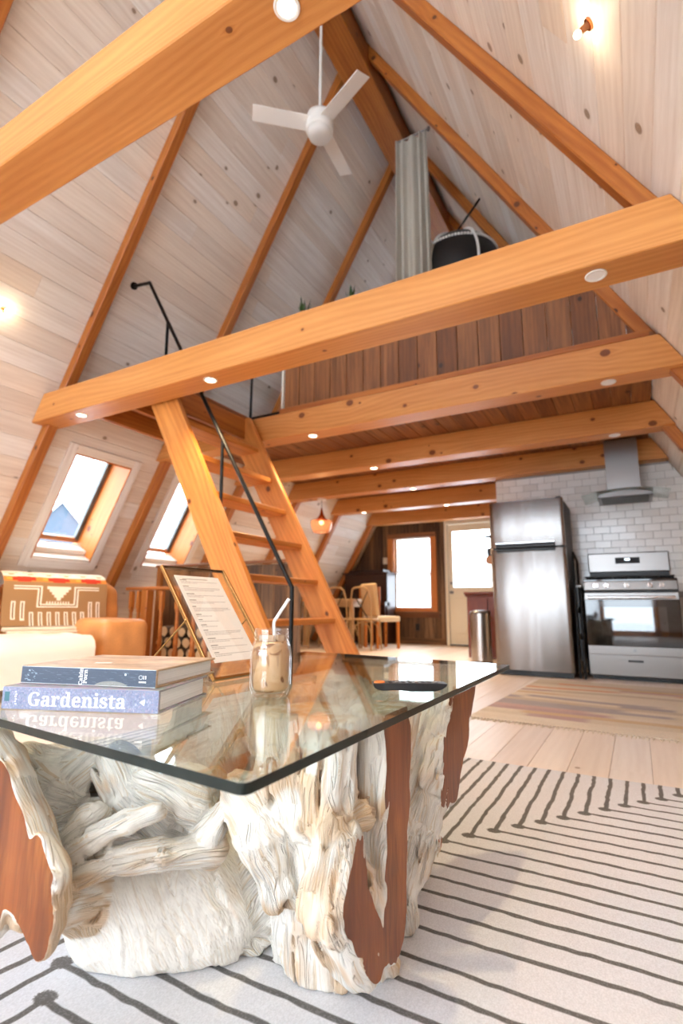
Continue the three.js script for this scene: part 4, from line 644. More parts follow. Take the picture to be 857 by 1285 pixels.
const kilimTex = dataTexture(1024, 1024, (u, v, o) => {
  const st = v * 22 + (vnoise2(u * 3, v * 6, 3, 6, 3) - 0.5) * 1.2, b = Math.floor(st), h = hash2(b, 3, 11), along = vnoise2(u * 5 + b * 7, b * 3.1, 999, 999, 5), pal = [[214, 198, 174], [222, 206, 184], [198, 180, 158], [214, 150, 112], [196, 158, 150], [162, 152, 156], [226, 212, 192], [206, 172, 128], [182, 148, 146]];
  const base = pal[Math.floor(h * 3)], acc = pal[3 + Math.floor(hash2(b, 8, 5) * 6)], k = smooth(0.46, 0.56, along) * 0.95, wv = 0.93 + 0.07 * hash2(Math.floor(u * 420), Math.floor(v * 420), 2), wear = vnoise2(u * 14, v * 14, 14, 14, 8) * 0.4 + vnoise2(u * 40, v * 40, 40, 40, 9) * 0.3;
  for (let i = 0; i < 3; i++) o[i] = lerp(lerp(base[i], acc[i], k), 212, wear * 0.42) * wv;
});
{
  const k = thing('kilim_rug', 'faded multicolour kilim rug with fringe in front of the kitchen', 'rug', [0.22, 0.004, -4.15], -0.05), w = 2.2, d = 1.98;
  M('weave', new THREE.BoxGeometry(w, 0.006, d), new THREE.MeshPhysicalMaterial({ map: kilimTex, roughness: 0.95 }), k);
  const fr = [], r = rng(91); for (let i = 0; i < 110; i++) { const x = -w / 2 + 0.01 + i / 109 * (w - 0.02); for (const s of [1]) fr.push(rod([x, 0, s * d / 2 - 0.004], [x + (r() - 0.5) * 0.02, -0.001, s * (d / 2 + 0.035 + r() * 0.02)], 0.0028, 5)); } const f = M('fringe', merge(fr), mat(0xd8cbb4, 0.95), k); f.userData.kind = 'stuff';
}
// ------------------------------------------------------------------ things on the coffee table (glass top at y = 0.465)
const TY = 0.4656;
function at2(o, x, y, z, ry) { o.position.set(x, y, z); o.rotation.y = ry; return o; }
function book(name, label, [x, z], turn, L, D, Th, y, spineTex, coverMat, pages) {   // spine along local x facing +z
  const b = thing(name, label, 'book', [x, y, z], turn), sp = new THREE.MeshPhysicalMaterial({ map: spineTex, roughness: 0.5 });
  const spine = M('spine', box(L, Th, 0.006, 0.002, 2), coverMat, b); spine.position.set(0, Th / 2, -0.003); M('spine_print', new THREE.PlaneGeometry(L - 0.002, Th - 0.002), sp, spine).position.z = 0.0032;
  M('front_cover', at(box(L, 0.0035, D, 0.001, 1), 0, Th - 0.00175, -D / 2 - 0.003), coverMat, b); M('back_cover', at(box(L, 0.0035, D, 0.001, 1), 0, 0.00175, -D / 2 - 0.003), coverMat, b);
  const pg = new THREE.BoxGeometry(L - 0.008, Th - 0.0075, D - 0.014); M('page_block', pg.translate(0, Th / 2, -D / 2 + 0.001), pages, b); return b;
}
const pageTex = dataTexture(64, 256, (u, v, o) => { const k = 205 + 40 * hash2(1, Math.floor(v * 128), 3); o[0] = k; o[1] = k; o[2] = k * 1.0; }); const MAT_PAGES = new THREE.MeshPhysicalMaterial({ map: pageTex, roughness: 0.9 });
const floralSpine = canvasTexture(1024, 136, (c, Wd, H) => {
  c.fillStyle = '#8288a4'; c.fillRect(0, 0, Wd, H); const r = rng(5); for (let i = 0; i < 2600; i++) { const s = 2 + r() * 8; c.fillStyle = ['#6f7898', '#a0a6be', '#93839a', '#646c8c', '#b4b6c8', '#7c8a90', '#a592a0'][Math.floor(r() * 7)]; c.globalAlpha = 0.5; c.fillRect(r() * Wd, r() * H, s, s * (0.6 + r())); } c.globalAlpha = 1;
  c.fillStyle = '#3a6c78'; c.fillRect(14, 30, 34, 60); c.fillStyle = '#ffffff'; c.font = 'bold 118px serif'; c.textBaseline = 'middle'; c.textAlign = 'left'; c.fillText('Gardenista', 170, 72, 650); for (let i = 0; i < 6; i++) c.fillRect(84 + (i % 2) * 5, 26 + i * 15, 10, 8);
  c.beginPath(); c.moveTo(905, 72); c.lineTo(940, 52); c.lineTo(936, 92); c.closePath(); c.fill();
});
const navySpine = canvasTexture(1024, 118, (c, Wd, H) => {
  c.fillStyle = '#3d4a5c'; c.fillRect(0, 0, Wd, H); const r = rng(9); for (let i = 0; i < 240; i++) { c.globalAlpha = 0.3; c.fillStyle = ['#566679', '#9db2c4', '#2d3846'][Math.floor(r() * 3)]; c.fillRect(r() * Wd, r() * H, 4 + r() * 40, 1 + r() * 3); } for (let i = 0; i < 26; i++) { c.globalAlpha = 0.55; c.fillStyle = '#a9c3d2'; c.fillRect(20 + r() * 90, 20 + r() * 80, 4 + r() * 16, 2 + r() * 8); }
  c.globalAlpha = 0.9; c.fillStyle = '#8f8f88'; c.beginPath(); c.ellipse(700, 128, 130, 44, 0, 0, 6.3); c.fill(); c.globalAlpha = 0.35; for (let i = 0; i < 60; i++) { c.fillStyle = r() > 0.5 ? '#4c4f4c' : '#c2c2b8'; c.fillRect(580 + r() * 240, 96 + r() * 22, 6, 3); } c.globalAlpha = 1;
  c.fillStyle = '#ffffff'; c.font = 'bold 40px serif'; c.textAlign = 'center'; c.textBaseline = 'middle'; c.save(); c.translate(468, 60); c.rotate(-Math.PI / 2); c.fillText('Cabin', 0, 0); c.fillText('Porn', 0, 34); c.restore();
  c.strokeStyle = '#e8eef2'; c.lineWidth = 3; c.beginPath(); c.arc(915, 52, 13, 0, 6.3); c.stroke(); c.fillRect(934, 40, 6, 24); c.fillRect(948, 40, 6, 24); for (let i = 0; i < 5; i++) c.fillRect(903 + i * 11, 78, 8, 11); c.fillStyle = '#e8eef2'; c.fillRect(796, 30, 12, 14); c.fillStyle = '#dfe8ee'; c.fillRect(0, 0, Wd, 3); c.fillRect(0, H - 3, Wd, 3);
});
const coverTex = dataTexture(256, 256, (u, v, o) => { const n = vnoise2(u * 6, v * 8, 6, 8, 3), m = vnoise2(u * 24, v * 30, 24, 30, 6), f = hash2(Math.floor(u * 256), Math.floor(v * 256), 4); o[0] = 150 + 50 * n + 26 * m + 10 * f; o[1] = 124 + 48 * n + 26 * m + 10 * f; o[2] = 96 + 48 * n + 26 * m + 10 * f; });
const floralCover = dataTexture(256, 256, (u, v, o) => { const n = vnoise2(u * 30, v * 30, 30, 30, 3), m = vnoise2(u * 70, v * 70, 70, 70, 6); o[0] = 132 + 50 * n; o[1] = 134 + 44 * m; o[2] = 150 + 36 * n; });
book('hardcover_book', 'thick pale lilac floral hardcover with white serif title lying on the glass', [-0.812, -0.573], 0.37, 0.279, 0.195, 0.0365, TY, floralSpine, new THREE.MeshPhysicalMaterial({ map: floralCover, roughness: 0.45 }), MAT_PAGES);
book('hardcover_book', 'scuffed navy hardcover with brown photo cover stacked on the floral book', [-0.826, -0.594], 0.295, 0.262, 0.213, 0.030, TY + 0.0368, navySpine, new THREE.MeshPhysicalMaterial({ map: coverTex, roughness: 0.45 }), MAT_PAGES).children.find((o) => o.name === 'front_cover').add(at2(M('cover_patch', box(0.03, 0.0008, 0.016, 0.0003, 1), mat(0xf2efe8, 0.6)), -0.02, 0.0304, -0.07, 0.3));
{
  // glass document stand leaning back, base edge along z
  const s = thing('document_stand', 'brass-edged glass stand holding a printed page, leaning back on the table', 'picture frame', [-0.851, TY + 0.0035, -1.049], Math.PI / 2 - 0.02), w = 0.222, h = 0.335, lean = 0.64;
  const fr = new THREE.Group(); fr.name = 'frame'; fr.rotation.x = -lean; s.add(fr);
  for (const k of [-1, 1]) M('side_bar', at(box(0.006, h, 0.010, 0.0015), k * w / 2, h / 2, 0), G.brass, fr); M('bottom_bar', at(box(w, 0.006, 0.010, 0.0015), 0, 0.003, 0), G.brass, fr); M('top_bar', at(box(w, 0.005, 0.008, 0.0015), 0, h - 0.003, 0), mat(0x4a3526, 0.3, 0.8), fr);
  for (const z of [-0.003, 0.003]) M('glass_sheet', at(new THREE.BoxGeometry(w - 0.006, h - 0.008, 0.0015), 0, h / 2, z), G.pane, fr);
  const page = canvasTexture(640, 900, (c, Wd, H) => { c.fillStyle = '#fbfbfa'; c.fillRect(0, 0, Wd, H); const r = rng(33); let y = 46; c.fillStyle = '#9a9a9c'; c.fillRect(90, 34, 360, 7); while (y < H - 50) { c.fillStyle = '#8c8c90'; c.fillRect(50, y, 50 + r() * 60, 8); y += 19; const n = 1 + Math.floor(r() * 3); for (let i = 0; i < n; i++) { c.fillStyle = '#bcbcc0'; let x = 50; const end = i === n - 1 ? 150 + r() * 380 : 560; while (x < end) { const L = 8 + r() * 34; c.fillRect(x, y, L, 6); x += L + 5; } y += 15; } y += 20; } });
  const pm = new THREE.MeshPhysicalMaterial({ map: page, roughness: 0.8 }); const paper = M('printed_page', at(new THREE.BoxGeometry(0.160, 0.262, 0.0012), -0.004, h / 2 + 0.008, 0), [mat(0xf8f8f6, 0.8), mat(0xf8f8f6, 0.8), mat(0xf8f8f6, 0.8), mat(0xf8f8f6, 0.8), pm, mat(0xf8f8f6, 0.8)], fr);
  const y0 = h * 0.5 * Math.cos(lean), z0 = -h * 0.5 * Math.sin(lean); M('strut', rod([-w / 2, y0, z0], [-w / 2 - 0.002, 0.003, z0 - 0.15], 0.0025), G.brass, s); M('strut', rod([w / 2, y0, z0], [w / 2 + 0.002, 0.003, z0 - 0.15], 0.0025), G.brass, s); M('strut_bar', rod([-w / 2 - 0.002, 0.0032, z0 - 0.15], [w / 2 + 0.002, 0.0032, z0 - 0.15], 0.0025), G.brass, s);
  for (const k of [-1, 1]) M('pivot', at(new THREE.SphereGeometry(0.006, 12, 10), k * w / 2, y0, z0), G.brass, s);
}
{
  const j = thing('mason_jar', 'clear glass mason jar of iced milky coffee on the table', 'jar', [-0.640, TY, -0.862]);
  const prof = [[0, 0.004], [0.026, 0.002], [0.032, 0.0], [0.0365, 0.006], [0.0395, 0.018], [0.0405, 0.035], [0.0405, 0.078], [0.039, 0.09], [0.0355, 0.1], [0.0325, 0.106], [0.0325, 0.108], [0.0345, 0.109], [0.0345, 0.1115], [0.0325, 0.113], [0.0325, 0.1165], [0.034, 0.1175], [0.034, 0.1195], [0.0325, 0.121], [0.0325, 0.126], [0.0318, 0.128], [0.0305, 0.1275]];
  M('glass_wall', lathe(prof, 56), G.jarGlass, j);
  M('glass_lining', lathe([[0, 0.008], [0.03, 0.008], [0.036, 0.016], [0.0378, 0.035], [0.0378, 0.078], [0.0365, 0.089], [0.033, 0.099], [0.0302, 0.107], [0.0302, 0.127]], 48), G.jarGlass, j);
  const cf = dataTexture(512, 256, (u, v, o) => { const w = vnoise2(u * 9, v * 5, 9, 5, 3), n = vnoise2(u * 22 + w * 4, v * 9 + w * 3, 999, 999, 4), s = smooth(0.66, 0.84, n), l = smooth(0.6, 0.85, vnoise2(u * 14, v * 8 + w * 2, 14, 999, 8)); o[0] = lerp(lerp(196, 128, s), 220, l * 0.5); o[1] = lerp(lerp(156, 82, s), 192, l * 0.5); o[2] = lerp(lerp(112, 46, s), 156, l * 0.5); });
  M('iced_coffee', lathe([[0, 0.009], [0.029, 0.009], [0.035, 0.0165], [0.0368, 0.035], [0.0368, 0.078], [0.0355, 0.0885], [0.032, 0.0985], [0.0305, 0.103], [0, 0.103]], 48), new THREE.MeshPhysicalMaterial({ map: cf, roughness: 0.25 }), j);
  const iceM = new THREE.MeshPhysicalMaterial({ color: 0xe4cdb0, roughness: 0.08, transmission: 0.5, thickness: 0.01, ior: 1.31 }); for (const [x, z, a] of [[-0.012, 0.008, 0.4], [0.012, -0.008, 1.2], [0.008, 0.016, 2.1]]) { const o = single('ice_cube', box(0.017, 0.013, 0.017, 0.003), iceM, 'small ice cube floating at the top of the iced coffee', 'ice cube', 'ice cubes in the coffee jar', [-0.640 + x, TY + 0.1095, -0.862 + z]); o.rotation.y = a; }
  single('drinking_straw', tube([[-0.626, TY + 0.02, -0.865], [-0.631, TY + 0.08, -0.864], [-0.6355, TY + 0.135, -0.863], [-0.635, TY + 0.142, -0.8635], [-0.607, TY + 0.186, -0.872]], 0.0033, 60, 12, false, 0.05), mat(0xfbfaf8, 0.5, 0, { side: THREE.DoubleSide }), 'white bendy straw standing in the coffee jar', 'straw');
}
{
  const r = thing('remote_control', 'slim black remote control lying near the table edge', 'remote', [-0.430, TY, -1.062], 0.55), L = 0.15;
  const s = new THREE.Shape(); s.moveTo(-L / 2, 0.013); s.quadraticCurveTo(-L / 2, 0.004, -L / 2 + 0.02, 0.0025); s.quadraticCurveTo(-L * 0.15, 0.0045, 0.0, 0.0008); s.lineTo(L / 2 - 0.025, 0.0008); s.quadraticCurveTo(L / 2 - 0.006, 0.004, L / 2, 0.013); s.quadraticCurveTo(0, 0.0165, -L / 2, 0.013);
  M('shell', new THREE.ExtrudeGeometry(s, { depth: 0.036, bevelEnabled: true, bevelSize: 0.0015, bevelThickness: 0.002, bevelSegments: 2, curveSegments: 16 }).translate(0, 0.0012, -0.018), mat(0x17181b, 0.4), r);
  for (let i = 0; i < 8; i++) for (let k = 0; k < 3; k++) M('button', at(box(0.008, 0.004, 0.007, 0.0015), -0.04 + i * 0.0135, 0.0165 - Math.abs(i - 3) * 0.0002, -0.011 + k * 0.011), k === 1 && i % 3 === 1 ? mat(0xb9b2aa, 0.4) : mat(0x2c2a2a, 0.5), r); M('ring_button', at(new THREE.TorusGeometry(0.009, 0.003, 8, 24), -0.062, 0.016, 0, Math.PI / 2), mat(0xe07a3a, 0.4), r);
}
// ------------------------------------------------------------------ neighbouring house seen through the skylight
{
  const h = thing('neighbour_house', 'blue-grey house gable with white trim seen through the skylight', 'house', [-20.8, -2.3, -13.1], 0.98), bl = mat(0x3d4854, 0.8), wt = mat(0xf2f4f6, 0.6);
  const gy = (pts, d) => polyG(pts, d);
  M('gable_wall', gy([[-3, 0], [3, 0], [3, 4.0], [0, 7.4], [-3, 4.0]], 0.2), bl, h); M('side_wall', at(new THREE.BoxGeometry(6, 4, 6), 0, 2, -3.05), bl, h);
  for (const s of [-1, 1]) { M('roof_slope', stick([s * 3.5, 3.45, -3], [0, 7.5, -3], 0.2, 6.6).clone(), mat(0xe6ebf0, 0.8), h); M('barge_board', stick([s * 3.5, 3.4, 0.3], [0, 7.45, 0.3], 0.35, 0.1), wt, h); } M('attic_window', at(box(0.7, 0.9, 0.08, 0.01), 0, 4.6, 0.24), mat(0x7c8f9e, 0.2), h);
}
// ------------------------------------------------------------------ coffee table: a whitewashed teak root under a glass slab
// the root is a solid: tapered roots blended together, sawn off flat along the right side, the front and the top
{
  const table = thing('coffee_table', 'coffee table with a whitewashed teak root base and thick glass top', 'table', [0, 0, 0]);
  const camM = new THREE.Matrix4().makeRotationFromEuler(new THREE.Euler(THREE.MathUtils.degToRad(10.373), THREE.MathUtils.degToRad(29.226), THREE.MathUtils.degToRad(0.317), 'YXZ')), FP = 654.67;
  const zAt = (px, py, z) => { const d = new THREE.Vector3((px - 428.5) / FP, -(py - 642.5) / FP, -1).applyMatrix4(camM); return [EYE.x + d.x * z / d.z, EYE.y + d.y * z / d.z, z]; };
  const XCUT = -0.398, ZCUT = -0.50, YTOP = 0.4525;
  // [ax, ay, az, ra, bx, by, bz, rb, grain amplitude, tan amount, blend]
  const prims = [];
  const cap = (a, ra, b, rb, { g = 1, tan = 0.25, k = 0.025 } = {}) => { const d = [b[0] - a[0], b[1] - a[1], b[2] - a[2]], L = Math.hypot(...d) || 1e-6, ax = d.map((v) => v / L); const h = Math.abs(ax[1]) < 0.9 ? [0, 1, 0] : [1, 0, 0]; let u = [ax[1] * h[2] - ax[2] * h[1], ax[2] * h[0] - ax[0] * h[2], ax[0] * h[1] - ax[1] * h[0]]; const ul = Math.hypot(...u); u = u.map((v) => v / ul); const v = [ax[1] * u[2] - ax[2] * u[1], ax[2] * u[0] - ax[0] * u[2], ax[0] * u[1] - ax[1] * u[0]]; prims.push({ a, d, L2: L * L, ra, rb, ax, u, v, g, tan, k }); };
  const chain = (pts, o) => { for (let i = 0; i < pts.length - 1; i++) cap(pts[i].slice(0, 3), pts[i][3], pts[i + 1].slice(0, 3), pts[i + 1][3], o); };
  const P = (px, py, z, r) => [...zAt(px, py, z), r];
  // E: the front column with its foot
  chain([[-0.535, 0.02, -0.925, 0.085], [-0.525, 0.18, -0.88, 0.075], [-0.535, 0.32, -0.83, 0.075], [-0.55, 0.46, -0.83, 0.085]], { g: 1.5, tan: 0.35 });
  chain([[-0.60, 0.012, -0.895, 0.035], [-0.58, 0.15, -0.86, 0.045], [-0.565, 0.27, -0.79, 0.045]], { g: 1.4, tan: 0.1 });
  chain([[-0.475, 0.02, -0.95, 0.06], [-0.46, 0.16, -0.88, 0.045], [-0.47, 0.30, -0.80, 0.04], [-0.46, 0.46, -0.80, 0.05]], { g: 1.4, tan: 0.3 });
  chain([P(300, 1000, -0.76, 0.035), P(330, 1040, -0.77, 0.05), P(350, 1100, -0.79, 0.045)], { g: 1.3, tan: 0.4, k: 0.012 });
  chain([P(262, 1045, -0.75, 0.026), P(290, 1010, -0.75, 0.022), P(312, 990, -0.76, 0.02)], { g: 0.8, tan: 0.3, k: 0.01 });
  chain([P(395, 1130, -0.82, 0.03), P(385, 1040, -0.80, 0.028), P(372, 985, -0.79, 0.025)], { g: 1.2, tan: 0.05, k: 0.012 });
  // H: knobbly burl left of the sawn face
  chain([P(405, 1030, -0.80, 0.035), P(440, 1022, -0.83, 0.035)], { g: 1.3, tan: 0.7, k: 0.015 });
  chain([P(425, 1100, -0.85, 0.04), P(425, 1190, -0.90, 0.05)], { g: 1.3, tan: 0.5 });
  // F: sawn uprights at the right side
  chain([[-0.43, 0.10, -0.905, 0.055], [-0.435, 0.28, -0.925, 0.062], [-0.425, 0.47, -0.925, 0.068]], { g: 0.8, tan: 0.2, k: 0.012 });
  chain([[-0.435, 0.09, -0.84, 0.05], [-0.435, 0.20, -0.765, 0.055], [-0.435, 0.275, -0.775, 0.042]], { g: 0.9, tan: 0.4, k: 0.008 });
  // G: the far wing with a second sawn edge, and its little foot
  chain([[-0.50, 0.03, -1.08, 0.06], [-0.48, 0.18, -1.14, 0.075], [-0.455, 0.32, -1.24, 0.08], [-0.45, 0.47, -1.36, 0.085]], { g: 1.1, tan: 0.2 });
  chain([[-0.43, 0.225, -1.24, 0.045], [-0.425, 0.33, -1.325, 0.05], [-0.42, 0.47, -1.43, 0.058]], { g: 0.8, tan: 0.2, k: 0.02 });
  chain([[-0.46, 0.30, -1.06, 0.02], [-0.44, 0.46, -1.12, 0.028]], { g: 1, tan: 0.6, k: 0.01 });
  chain([[-0.475, 0.12, -1.06, 0.03], [-0.45, 0.012, -1.08, 0.018]], { g: 1, tan: 0.15 });
  // core and back roots
  chain([[-0.72, 0.10, -0.98, 0.13], [-0.62, 0.22, -1.05, 0.16], [-0.60, 0.30, -1.2, 0.15]], { g: 1, tan: 0.2, k: 0.04 });
  chain([[-0.9, 0.12, -1.05, 0.1], [-0.88, 0.3, -0.95, 0.1], [-0.86, 0.47, -0.92, 0.06]], { g: 1, tan: 0.3 });
  chain([[-0.66, 0.35, -1.0, 0.09], [-0.70, 0.47, -1.05, 0.08]], { g: 1, tan: 0.2 }); chain([[-0.72, 0.02, -1.3, 0.1], [-0.7, 0.47, -1.25, 0.07]], { g: 1, tan: 0.2 }); chain([[-0.95, 0.02, -1.2, 0.08], [-0.9, 0.4, -1.2, 0.07]], { g: 1, tan: 0.2 });
  // B: the broad smooth bowl low at the front
  chain([P(108, 1112, -0.70, 0.05), P(140, 1155, -0.745, 0.065), P(166, 1194, -0.785, 0.055)], { g: 0.45, tan: 0.08, k: 0.05 });
  chain([P(185, 1105, -0.775, 0.075), P(205, 1150, -0.80, 0.088), P(222, 1194, -0.835, 0.053)], { g: 0.45, tan: 0.05, k: 0.05 });
  chain([P(252, 1100, -0.83, 0.07), P(270, 1150, -0.86, 0.08), P(284, 1186, -0.88, 0.045)], { g: 0.45, tan: 0.05, k: 0.05 });
  chain([P(250, 1185, -0.85, 0.03), P(285, 1150, -0.87, 0.035), P(320, 1185, -0.885, 0.03)], { g: 1.2, tan: 0.1, k: 0.015 });
  // A: sawn slice at the front left
  chain([P(-60, 930, -0.506, 0.085), P(-8, 1010, -0.506, 0.062), P(18, 1085, -0.506, 0.062)], { g: 0.6, tan: 0.3, k: 0.012 });
  chain([P(38, 1105, -0.506, 0.052), P(48, 1150, -0.506, 0.040), P(52, 1182, -0.506, 0.020)], { g: 0.5, tan: 0.7, k: 0.012 }); chain([P(-10, 1110, -0.506, 0.05), P(-25, 1160, -0.506, 0.04)], { g: 0.6, tan: 0.3, k: 0.01 });
  chain([P(52, 1062, -0.508, 0.018), P(58, 1100, -0.508, 0.03)], { g: 0.5, tan: 0.3, k: 0.01 });
  chain([P(50, 1130, -0.55, 0.04), P(110, 1115, -0.70, 0.06)], { g: 0.6, tan: 0.6, k: 0.03 });
  chain([P(-20, 1020, -0.58, 0.07), [-0.9, 0.25, -0.8, 0.1]], { g: 0.8, tan: 0.2, k: 0.03 });
  // C: white lumps under the front edge
  chain([P(30, 955, -0.62, 0.035), P(80, 985, -0.66, 0.055), P(115, 955, -0.68, 0.03)], { g: 0.8, tan: 0.08, k: 0.03 });
  chain([P(50, 1030, -0.63, 0.05), P(95, 1010, -0.68, 0.055), P(120, 1000, -0.73, 0.045)], { g: 0.9, tan: 0.1, k: 0.02 });
  chain([P(150, 960, -0.70, 0.045), P(175, 1000, -0.72, 0.055), P(215, 1030, -0.75, 0.05)], { g: 0.9, tan: 0.06, k: 0.015 });
  chain([P(200, 985, -0.72, 0.05), P(235, 1000, -0.75, 0.05), P(225, 1050, -0.78, 0.04)], { g: 0.8, tan: 0.05, k: 0.02 });
  chain([P(255, 1010, -0.82, 0.035), P(268, 980, -0.84, 0.03)], { g: 0.8, tan: 0.8, k: 0.01 });
  // D: the loose branches crossing the hollow
  chain([P(58, 1076, -0.60, 0.017), P(85, 1050, -0.61, 0.022), P(110, 1030, -0.63, 0.028), P(120, 1022, -0.64, 0.024)], { g: 0.8, tan: 0.02, k: 0.005 });
  chain([P(80, 1078, -0.60, 0.016), P(120, 1052, -0.61, 0.021), P(160, 1032, -0.635, 0.021), P(192, 1020, -0.66, 0.017)], { g: 0.8, tan: 0.08, k: 0.005 });
  chain([P(75, 1085, -0.605, 0.02), P(112, 1072, -0.62, 0.02)], { g: 0.8, tan: 0.15, k: 0.005 });
  chain([P(90, 1103, -0.60, 0.015), P(140, 1080, -0.62, 0.02), P(200, 1072, -0.68, 0.026), P(265, 1064, -0.76, 0.028)], { g: 1.0, tan: 0.25, k: 0.006 });
  chain([P(40, 960, -0.72, 0.07), P(110, 1000, -0.78, 0.09), P(190, 1000, -0.83, 0.085)], { g: 0.9, tan: 0.1, k: 0.03 });
  // hollows cut out of the solid
  const holes = [[...P(398, 985, -0.80, 0.024).slice(0, 3), 0.022], [...P(300, 1085, -0.80, 0).slice(0, 3), 0.02], [...P(292, 1028, -0.755, 0).slice(0, 3), 0.014], [...P(117, 985, -0.69, 0).slice(0, 3), 0.026], [...P(221, 1052, -0.72, 0).slice(0, 3), 0.016], [...P(75, 1028, -0.60, 0).slice(0, 3), 0.014]];
  const N = prims.length, D = new Float64Array(N);
  const bodyRaw = (x, y, z) => {   // blended distance, remembers the nearest roots in D
    let res = 1e9;
    for (let i = 0; i < N; i++) { const p = prims[i], qx = x - p.a[0], qy = y - p.a[1], qz = z - p.a[2]; let t = (qx * p.d[0] + qy * p.d[1] + qz * p.d[2]) / p.L2; t = t < 0 ? 0 : t > 1 ? 1 : t; const dx = qx - p.d[0] * t, dy = qy - p.d[1] * t, dz = qz - p.d[2] * t, d = Math.sqrt(dx * dx + dy * dy + dz * dz) - (p.ra + (p.rb - p.ra) * t); D[i] = d;
      const h = Math.max(p.k - Math.abs(res - d), 0) / p.k; res = Math.min(res, d) - h * h * p.k * 0.25; }
    return res;
  };
  const ridge = (n) => 1 - Math.abs(2 * n - 1);
  const out = { tan: 0, fine: 0, crack: 0 };
  const grainAt = (x, y, z, res) => {   // grain that follows each root; also used for the colour
    let ws = 0, disp = 0, tn = 0, fine = 0, crack = 0; let dm = 1e9; for (let i = 0; i < N; i++) if (D[i] < dm) dm = D[i];
    for (let i = 0; i < N; i++) { const e = D[i] - dm; if (e > 0.018) continue; const w = Math.exp(-e / 0.005), p = prims[i]; const s = x * p.ax[0] + y * p.ax[1] + z * p.ax[2], a = x * p.u[0] + y * p.u[1] + z * p.u[2], b = x * p.v[0] + y * p.v[1] + z * p.v[2];
      const wp = (vnoise3(s * 9 + 3, a * 22, b * 22 + i * 3) - 0.5) * 0.03, n1 = vnoise3(s * 6 + i, (a + wp) * 38, (b - wp) * 38), n2 = vnoise3(s * 14 + 7, (a + wp) * 105, (b - wp) * 105), n3 = vnoise3(s * 22 + i * 5, a * 16, b * 16), n4 = vnoise3(s * 40, (a + wp) * 330, (b - wp) * 330);
      const r1 = ridge(n1), cr = smooth(0.78, 0.98, r1) * smooth(0.35, 0.6, n3);
      disp += w * p.g * ((n3 - 0.5) * 0.020 + (n2 - 0.5) * 0.0075 - cr * 0.016 + (n4 - 0.5) * 0.002); tn += w * (p.tan + (n3 - 0.5) * 0.9 + (n2 - 0.5) * 0.5 - 0.1); fine += w * (0.55 * n2 + 0.45 * n4); crack += w * cr; ws += w; }
    out.tan = tn / ws; out.fine = fine / ws; out.crack = crack / ws; return disp / ws;
  };
  const sdf = (x, y, z, detail) => {
    let d = bodyRaw(x, y, z); if (detail && d > -0.04 && d < 0.04) d -= grainAt(x, y, z, d);
    for (const [hx, hy, hz, hr] of holes) { const q = hr - Math.hypot(x - hx, (y - hy) * 0.7, z - hz); if (q > -0.02) { const k = 0.012, h = Math.max(k - Math.abs(d - q), 0) / k; d = Math.max(d, q) + h * h * k * 0.25; } }
    return d;
  };
  const cutF = (x, y, z) => x - XCUT + 0.0025 * (vnoise3(y * 30, z * 60, 5) - 0.5), cutA = (x, y, z) => z - ZCUT;
  const total = (x, y, z, detail) => Math.max(sdf(x, y, z, detail), cutF(x, y, z), cutA(x, y, z), y - YTOP, 0.0118 - y);
  // naive surface nets on a 4 mm grid, refined only near the surface
  const S = 0.004, X0 = -1.10, Y0 = -0.002, Z0 = -1.56, nx = 180, ny = 116, nz = 270, F = 4;
  const cx = Math.ceil(nx / F) + 2, cy = Math.ceil(ny / F) + 2, cz = Math.ceil(nz / F) + 2, co = new Float32Array(cx * cy * cz);
  for (let k = 0; k < cz; k++) for (let j = 0; j < cy; j++) for (let i = 0; i < cx; i++) co[(k * cy + j) * cx + i] = total(X0 + i * F * S, Y0 + j * F * S, Z0 + k * F * S, false);
  const f = new Float32Array(nx * ny * nz);
  for (let k = 0; k < nz; k++) for (let j = 0; j < ny; j++) for (let i = 0; i < nx; i++) {
    const a = i / F, b = j / F, c = k / F, i0 = a | 0, j0 = b | 0, k0 = c | 0, fx = a - i0, fy = b - j0, fz = c - k0, at8 = (x, y, z) => co[((k0 + z) * cy + j0 + y) * cx + i0 + x];
    const e = lerp(lerp(lerp(at8(0, 0, 0), at8(1, 0, 0), fx), lerp(at8(0, 1, 0), at8(1, 1, 0), fx), fy), lerp(lerp(at8(0, 0, 1), at8(1, 0, 1), fx), lerp(at8(0, 1, 1), at8(1, 1, 1), fx), fy), fz);
    f[(k * ny + j) * nx + i] = Math.abs(e) > 0.034 ? e : total(X0 + i * S, Y0 + j * S, Z0 + k * S, true);
  }
  const vid = new Int32Array(nx * ny * nz).fill(-1), V = []; const corner = [[0, 0, 0], [1, 0, 0], [0, 1, 0], [1, 1, 0], [0, 0, 1], [1, 0, 1], [0, 1, 1], [1, 1, 1]], edges = [[0, 1], [2, 3], [4, 5], [6, 7], [0, 2], [1, 3], [4, 6], [5, 7], [0, 4], [1, 5], [2, 6], [3, 7]];
  const at0 = (i, j, k) => (k * ny + j) * nx + i, val = new Float64Array(8);
  for (let k = 0; k < nz - 1; k++) for (let j = 0; j < ny - 1; j++) for (let i = 0; i < nx - 1; i++) {
    let m = 0; for (let q = 0; q < 8; q++) { const c = corner[q]; val[q] = f[at0(i + c[0], j + c[1], k + c[2])]; if (val[q] < 0) m |= 1 << q; } if (m === 0 || m === 255) continue;
    let sx = 0, sy = 0, sz = 0, n = 0; for (const [a, b] of edges) { if ((val[a] < 0) === (val[b] < 0)) continue; const t = val[a] / (val[a] - val[b]), A = corner[a], B = corner[b]; sx += lerp(A[0], B[0], t); sy += lerp(A[1], B[1], t); sz += lerp(A[2], B[2], t); n++; }
    vid[at0(i, j, k)] = V.length / 3; V.push(X0 + (i + sx / n) * S, Y0 + (j + sy / n) * S, Z0 + (k + sz / n) * S);
  }
  const Q = [];
